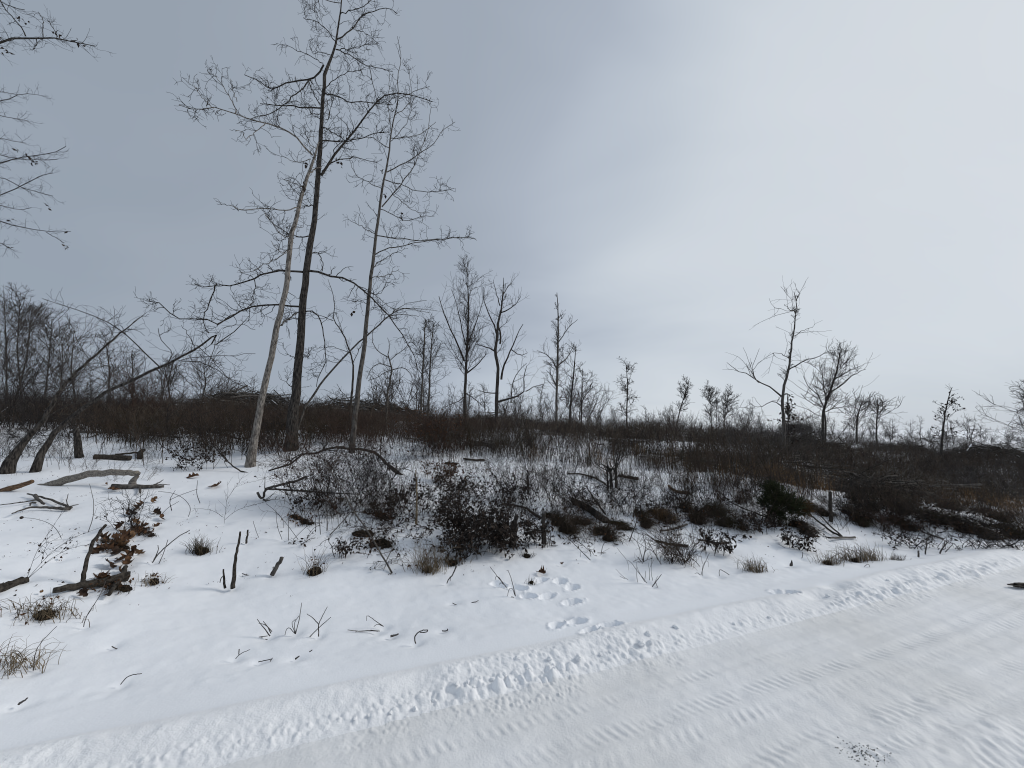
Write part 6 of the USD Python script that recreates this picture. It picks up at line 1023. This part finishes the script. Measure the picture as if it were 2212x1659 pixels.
# --- juniper
def juniper(label, spots, seed):
    r = np.random.default_rng(seed); f = foot_of(17, 760, 760); k = f[1] / FPX; t = thing('juniper', label, 'juniper', f)
    for nm, m, fr, x, y, rad, n in spots:
        c = at(px([(x, y)], fr), f[1])[0]; d = unit(r.normal(size=(n, 3)) + [0, 0, .35]); s = c + d * r.uniform(.1, .8, (n, 1)) * rad * k; P = np.zeros((n, 5, 3)); P[:, 0] = s; dd = unit(d + [0, 0, .5] + r.normal(size=(n, 3)) * .3)
        for i in range(1, 5): P[:, i] = P[:, i - 1] + dd * rad * k * .13 * r.uniform(.6, 1.3, (n, 1)); dd = unit(dd + r.normal(size=(n, 3)) * .2)
        A, AR = grow(P, np.full((n, 5), .003), 6, .04, (25, 55), .1, .2, 3, .9, .0028, .05, 1, r); obj(nm, join([tubes(P, np.full((n, 5), .0035), 3), tubes(A, AR, 3)]), m, t, base=f, kind='stuff')
    p = resample(np.array([f - [0, 0, .05], f + [.02, 0, .15], at(px([(720, 470)], 17), f[1])[0]]), 8); obj('trunk', tubes(p, np.linspace(.02, .008, 8), 6), 'bark_dark', t, base=f)
juniper('bushy dark green juniper with a rust-brown side, on the right of the bank', [('foliage', 'juniper', 17, 680, 370, 20, 260), ('foliage', 'juniper', 17, 830, 560, 34, 520), ('foliage', 'juniper', 17, 620, 520, 20, 160), ('rusty_foliage', 'juniper_rust', 17, 1010, 590, 22, 300), ('foliage', 'juniper', 17, 720, 680, 20, 220)], 650)
# --- fallen oak leaves, each its own part of the litter
lt = foot_of(14, 1450, 1100); heap = thing('oak_leaf_litter', 'drift of big curled brown oak leaves down the bank at the left', 'leaves', lt)
LV = [(1450, 790, 95), (1700, 560, 100), (1640, 740, 85), (1680, 850, 110), (1720, 800, 80), (1540, 920, 120), (1620, 930, 100), (1250, 940, 95), (1420, 990, 120), (1340, 1080, 120), (1480, 1040, 100), (1330, 1250, 140), (1500, 1190, 150), (1590, 1160, 130), (1690, 1120, 95), (1200, 1080, 110), (1260, 1050, 90), (1380, 350, 90), (1850, 480, 66), (1910, 620, 90), (1950, 700, 84), (1890, 800, 70), (1530, 650, 70), (1010, 1610, 90), (1230, 1440, 150), (1330, 1430, 120), (1860, 1410, 70), (1420, 1130, 110), (1530, 1260, 110), (1400, 920, 90), (1460, 870, 80), (1600, 640, 90), (1560, 1420, 90), (1140, 1500, 80), (1440, 1330, 90), (1760, 830, 60), (1290, 280, 40), (730, 1180, 34), (520, 1590, 40), (1040, 1570, 60)]
for k, (x, y, s) in enumerate(LV):
    r = np.random.default_rng(900 + k); f = foot_of(14, x, y + s * .25); L = s * 1.3 * .1778 * f[1] / FPX
    obj('leaf', oak_leaf(f + [0, 0, L * .22], L, r.uniform(0, 6.28), r.uniform(-.8, .8), .75 + r.uniform(-.7, .7), 950 + k), ('leaf_brown', 'leaf_brown', 'leaf_tan', 'leaf_dark')[k % 4], heap, base=lt)
for lab, fr, x, y, s in (('single red-brown leaf on the snow above the tracks', 16, 190, 1255, 44), ('curled reddish leaf caught in the snow beside the deepest footprint', 12, 1300, 398, 70), ('brown leaf lying in the snow right of the dark-leaved bush', 1, 1740, 905, 110), ('black curled leaf alone left of the pale dry bunch', 15, 412, 1290, 50), ('brown leaf caught at the foot of the dark-leaved bush', 1, 1560, 830, 80),
                         ('orange-brown oak leaf under the right side of the red-twigged bush', 2, 1130, 1020, 110), ('orange-brown oak leaf under the left side of the red-twigged bush', 2, 790, 950, 60), ('brown leaf at the left edge beside the lowest curling grass', 11, 145, 1045, 30), ('brown leaf hanging right of the splintered stump', 15, 1930, 880, 90)):
    f = foot_of(fr, x, y); L = s * F[fr][2] * f[1] / FPX; r = np.random.default_rng(hash_(lab) % 9999); cd(obj('fallen_leaf', oak_leaf(f + [0, 0, L * .15], L, r.uniform(0, 6.28), r.uniform(-.3, .3), .5, hash_(lab) % 997), 'leaf_brown'), lab, 'leaf')
# --- on the road
f = foot_of('d', 2200, 1264); v, fc = mound(f + [.05, 0, 0], .26, .07, .02, 77, 3); cd(obj('bark_scrap', (v, fc), 'log_dark'), 'dark scrap of bark lying on the road at the right edge', 'bark')
r8 = np.random.default_rng(88); c = foot_of('d', 1862, 1612); q = c + r8.normal(size=(130, 3)) * [.06, .035, 0]; s0 = trimesh.creation.icosphere(1, 1.0); st = []
for a in q:
    st.append((s0.vertices * r8.uniform(.0012, .0036) * r8.uniform(.6, 1.2, 3) + [a[0], a[1], float(detail(a[:1], a[1:2], G(a[:1], a[1:2]))[0]) + .001], s0.faces))
cd(obj('road_grit', join(st), 'stone'), 'patch of grey grit showing through the snow on the road', 'grit', kind='stuff')
# --- loose snow lumps along the ridge
LU = [(12, 1220, 1045, 46), (12, 745, 1155, 34), (12, 1350, 985, 34), (12, 1375, 1010, 26), (12, 1990, 820, 30), (12, 1945, 880, 40), (12, 2010, 870, 26), (12, 1540, 975, 34), (12, 820, 1130, 28), (12, 980, 1100, 26), (12, 600, 1220, 26), (12, 480, 1270, 34), (12, 320, 1300, 24), (12, 1060, 1080, 26), (12, 1140, 990, 30), (12, 2170, 770, 34), (13, 330, 730, 22), (13, 560, 690, 22), (12, 90, 1340, 26), (12, 180, 1320, 20), (12, 1680, 940, 24), (12, 1740, 930, 20), (12, 1130, 1095, 22), (12, 900, 1110, 22), (13, 1330, 460, 20), (13, 940, 545, 34), (12, 1450, 690, 16), (12, 1760, 735, 22), (12, 1380, 1040, 24), (12, 860, 1150, 24)]
for k, (fr, x, y, s) in enumerate(LU):
    f = foot_of(fr, x, y); f[2] = float(detail(f[:1], f[1:2], G(f[:1], f[1:2]))[0]); R0 = s * F[fr][2] * f[1] / FPX * .5; ms = trimesh.creation.icosphere(3, 1.0); v = ms.vertices.copy(); rr = np.random.default_rng(k)
    v *= (1 + 1.0 * (meshkit.fbm(v * 1.6 + k * 5.3, 3, k) - .5) + .35 * (meshkit.fbm(v * 6 + k, 2, k) - .5))[:, None]; v = v * R0 * rr.uniform(.7, 1.2, 3) * [1, 1, .8] + f + [0, 0, R0 * .25]
    cd(obj('snow_lump', (v, ms.faces), 'snow_broken'), {0: 'biggest block of snow on the plough ridge, near its middle', 5: 'large lump of snow at the right end of the crumbled ridge'}.get(k, 'lump of broken snow on the plough ridge'), 'snow lump', None if k in (0, 5) else 'snow lumps along the plough ridge')
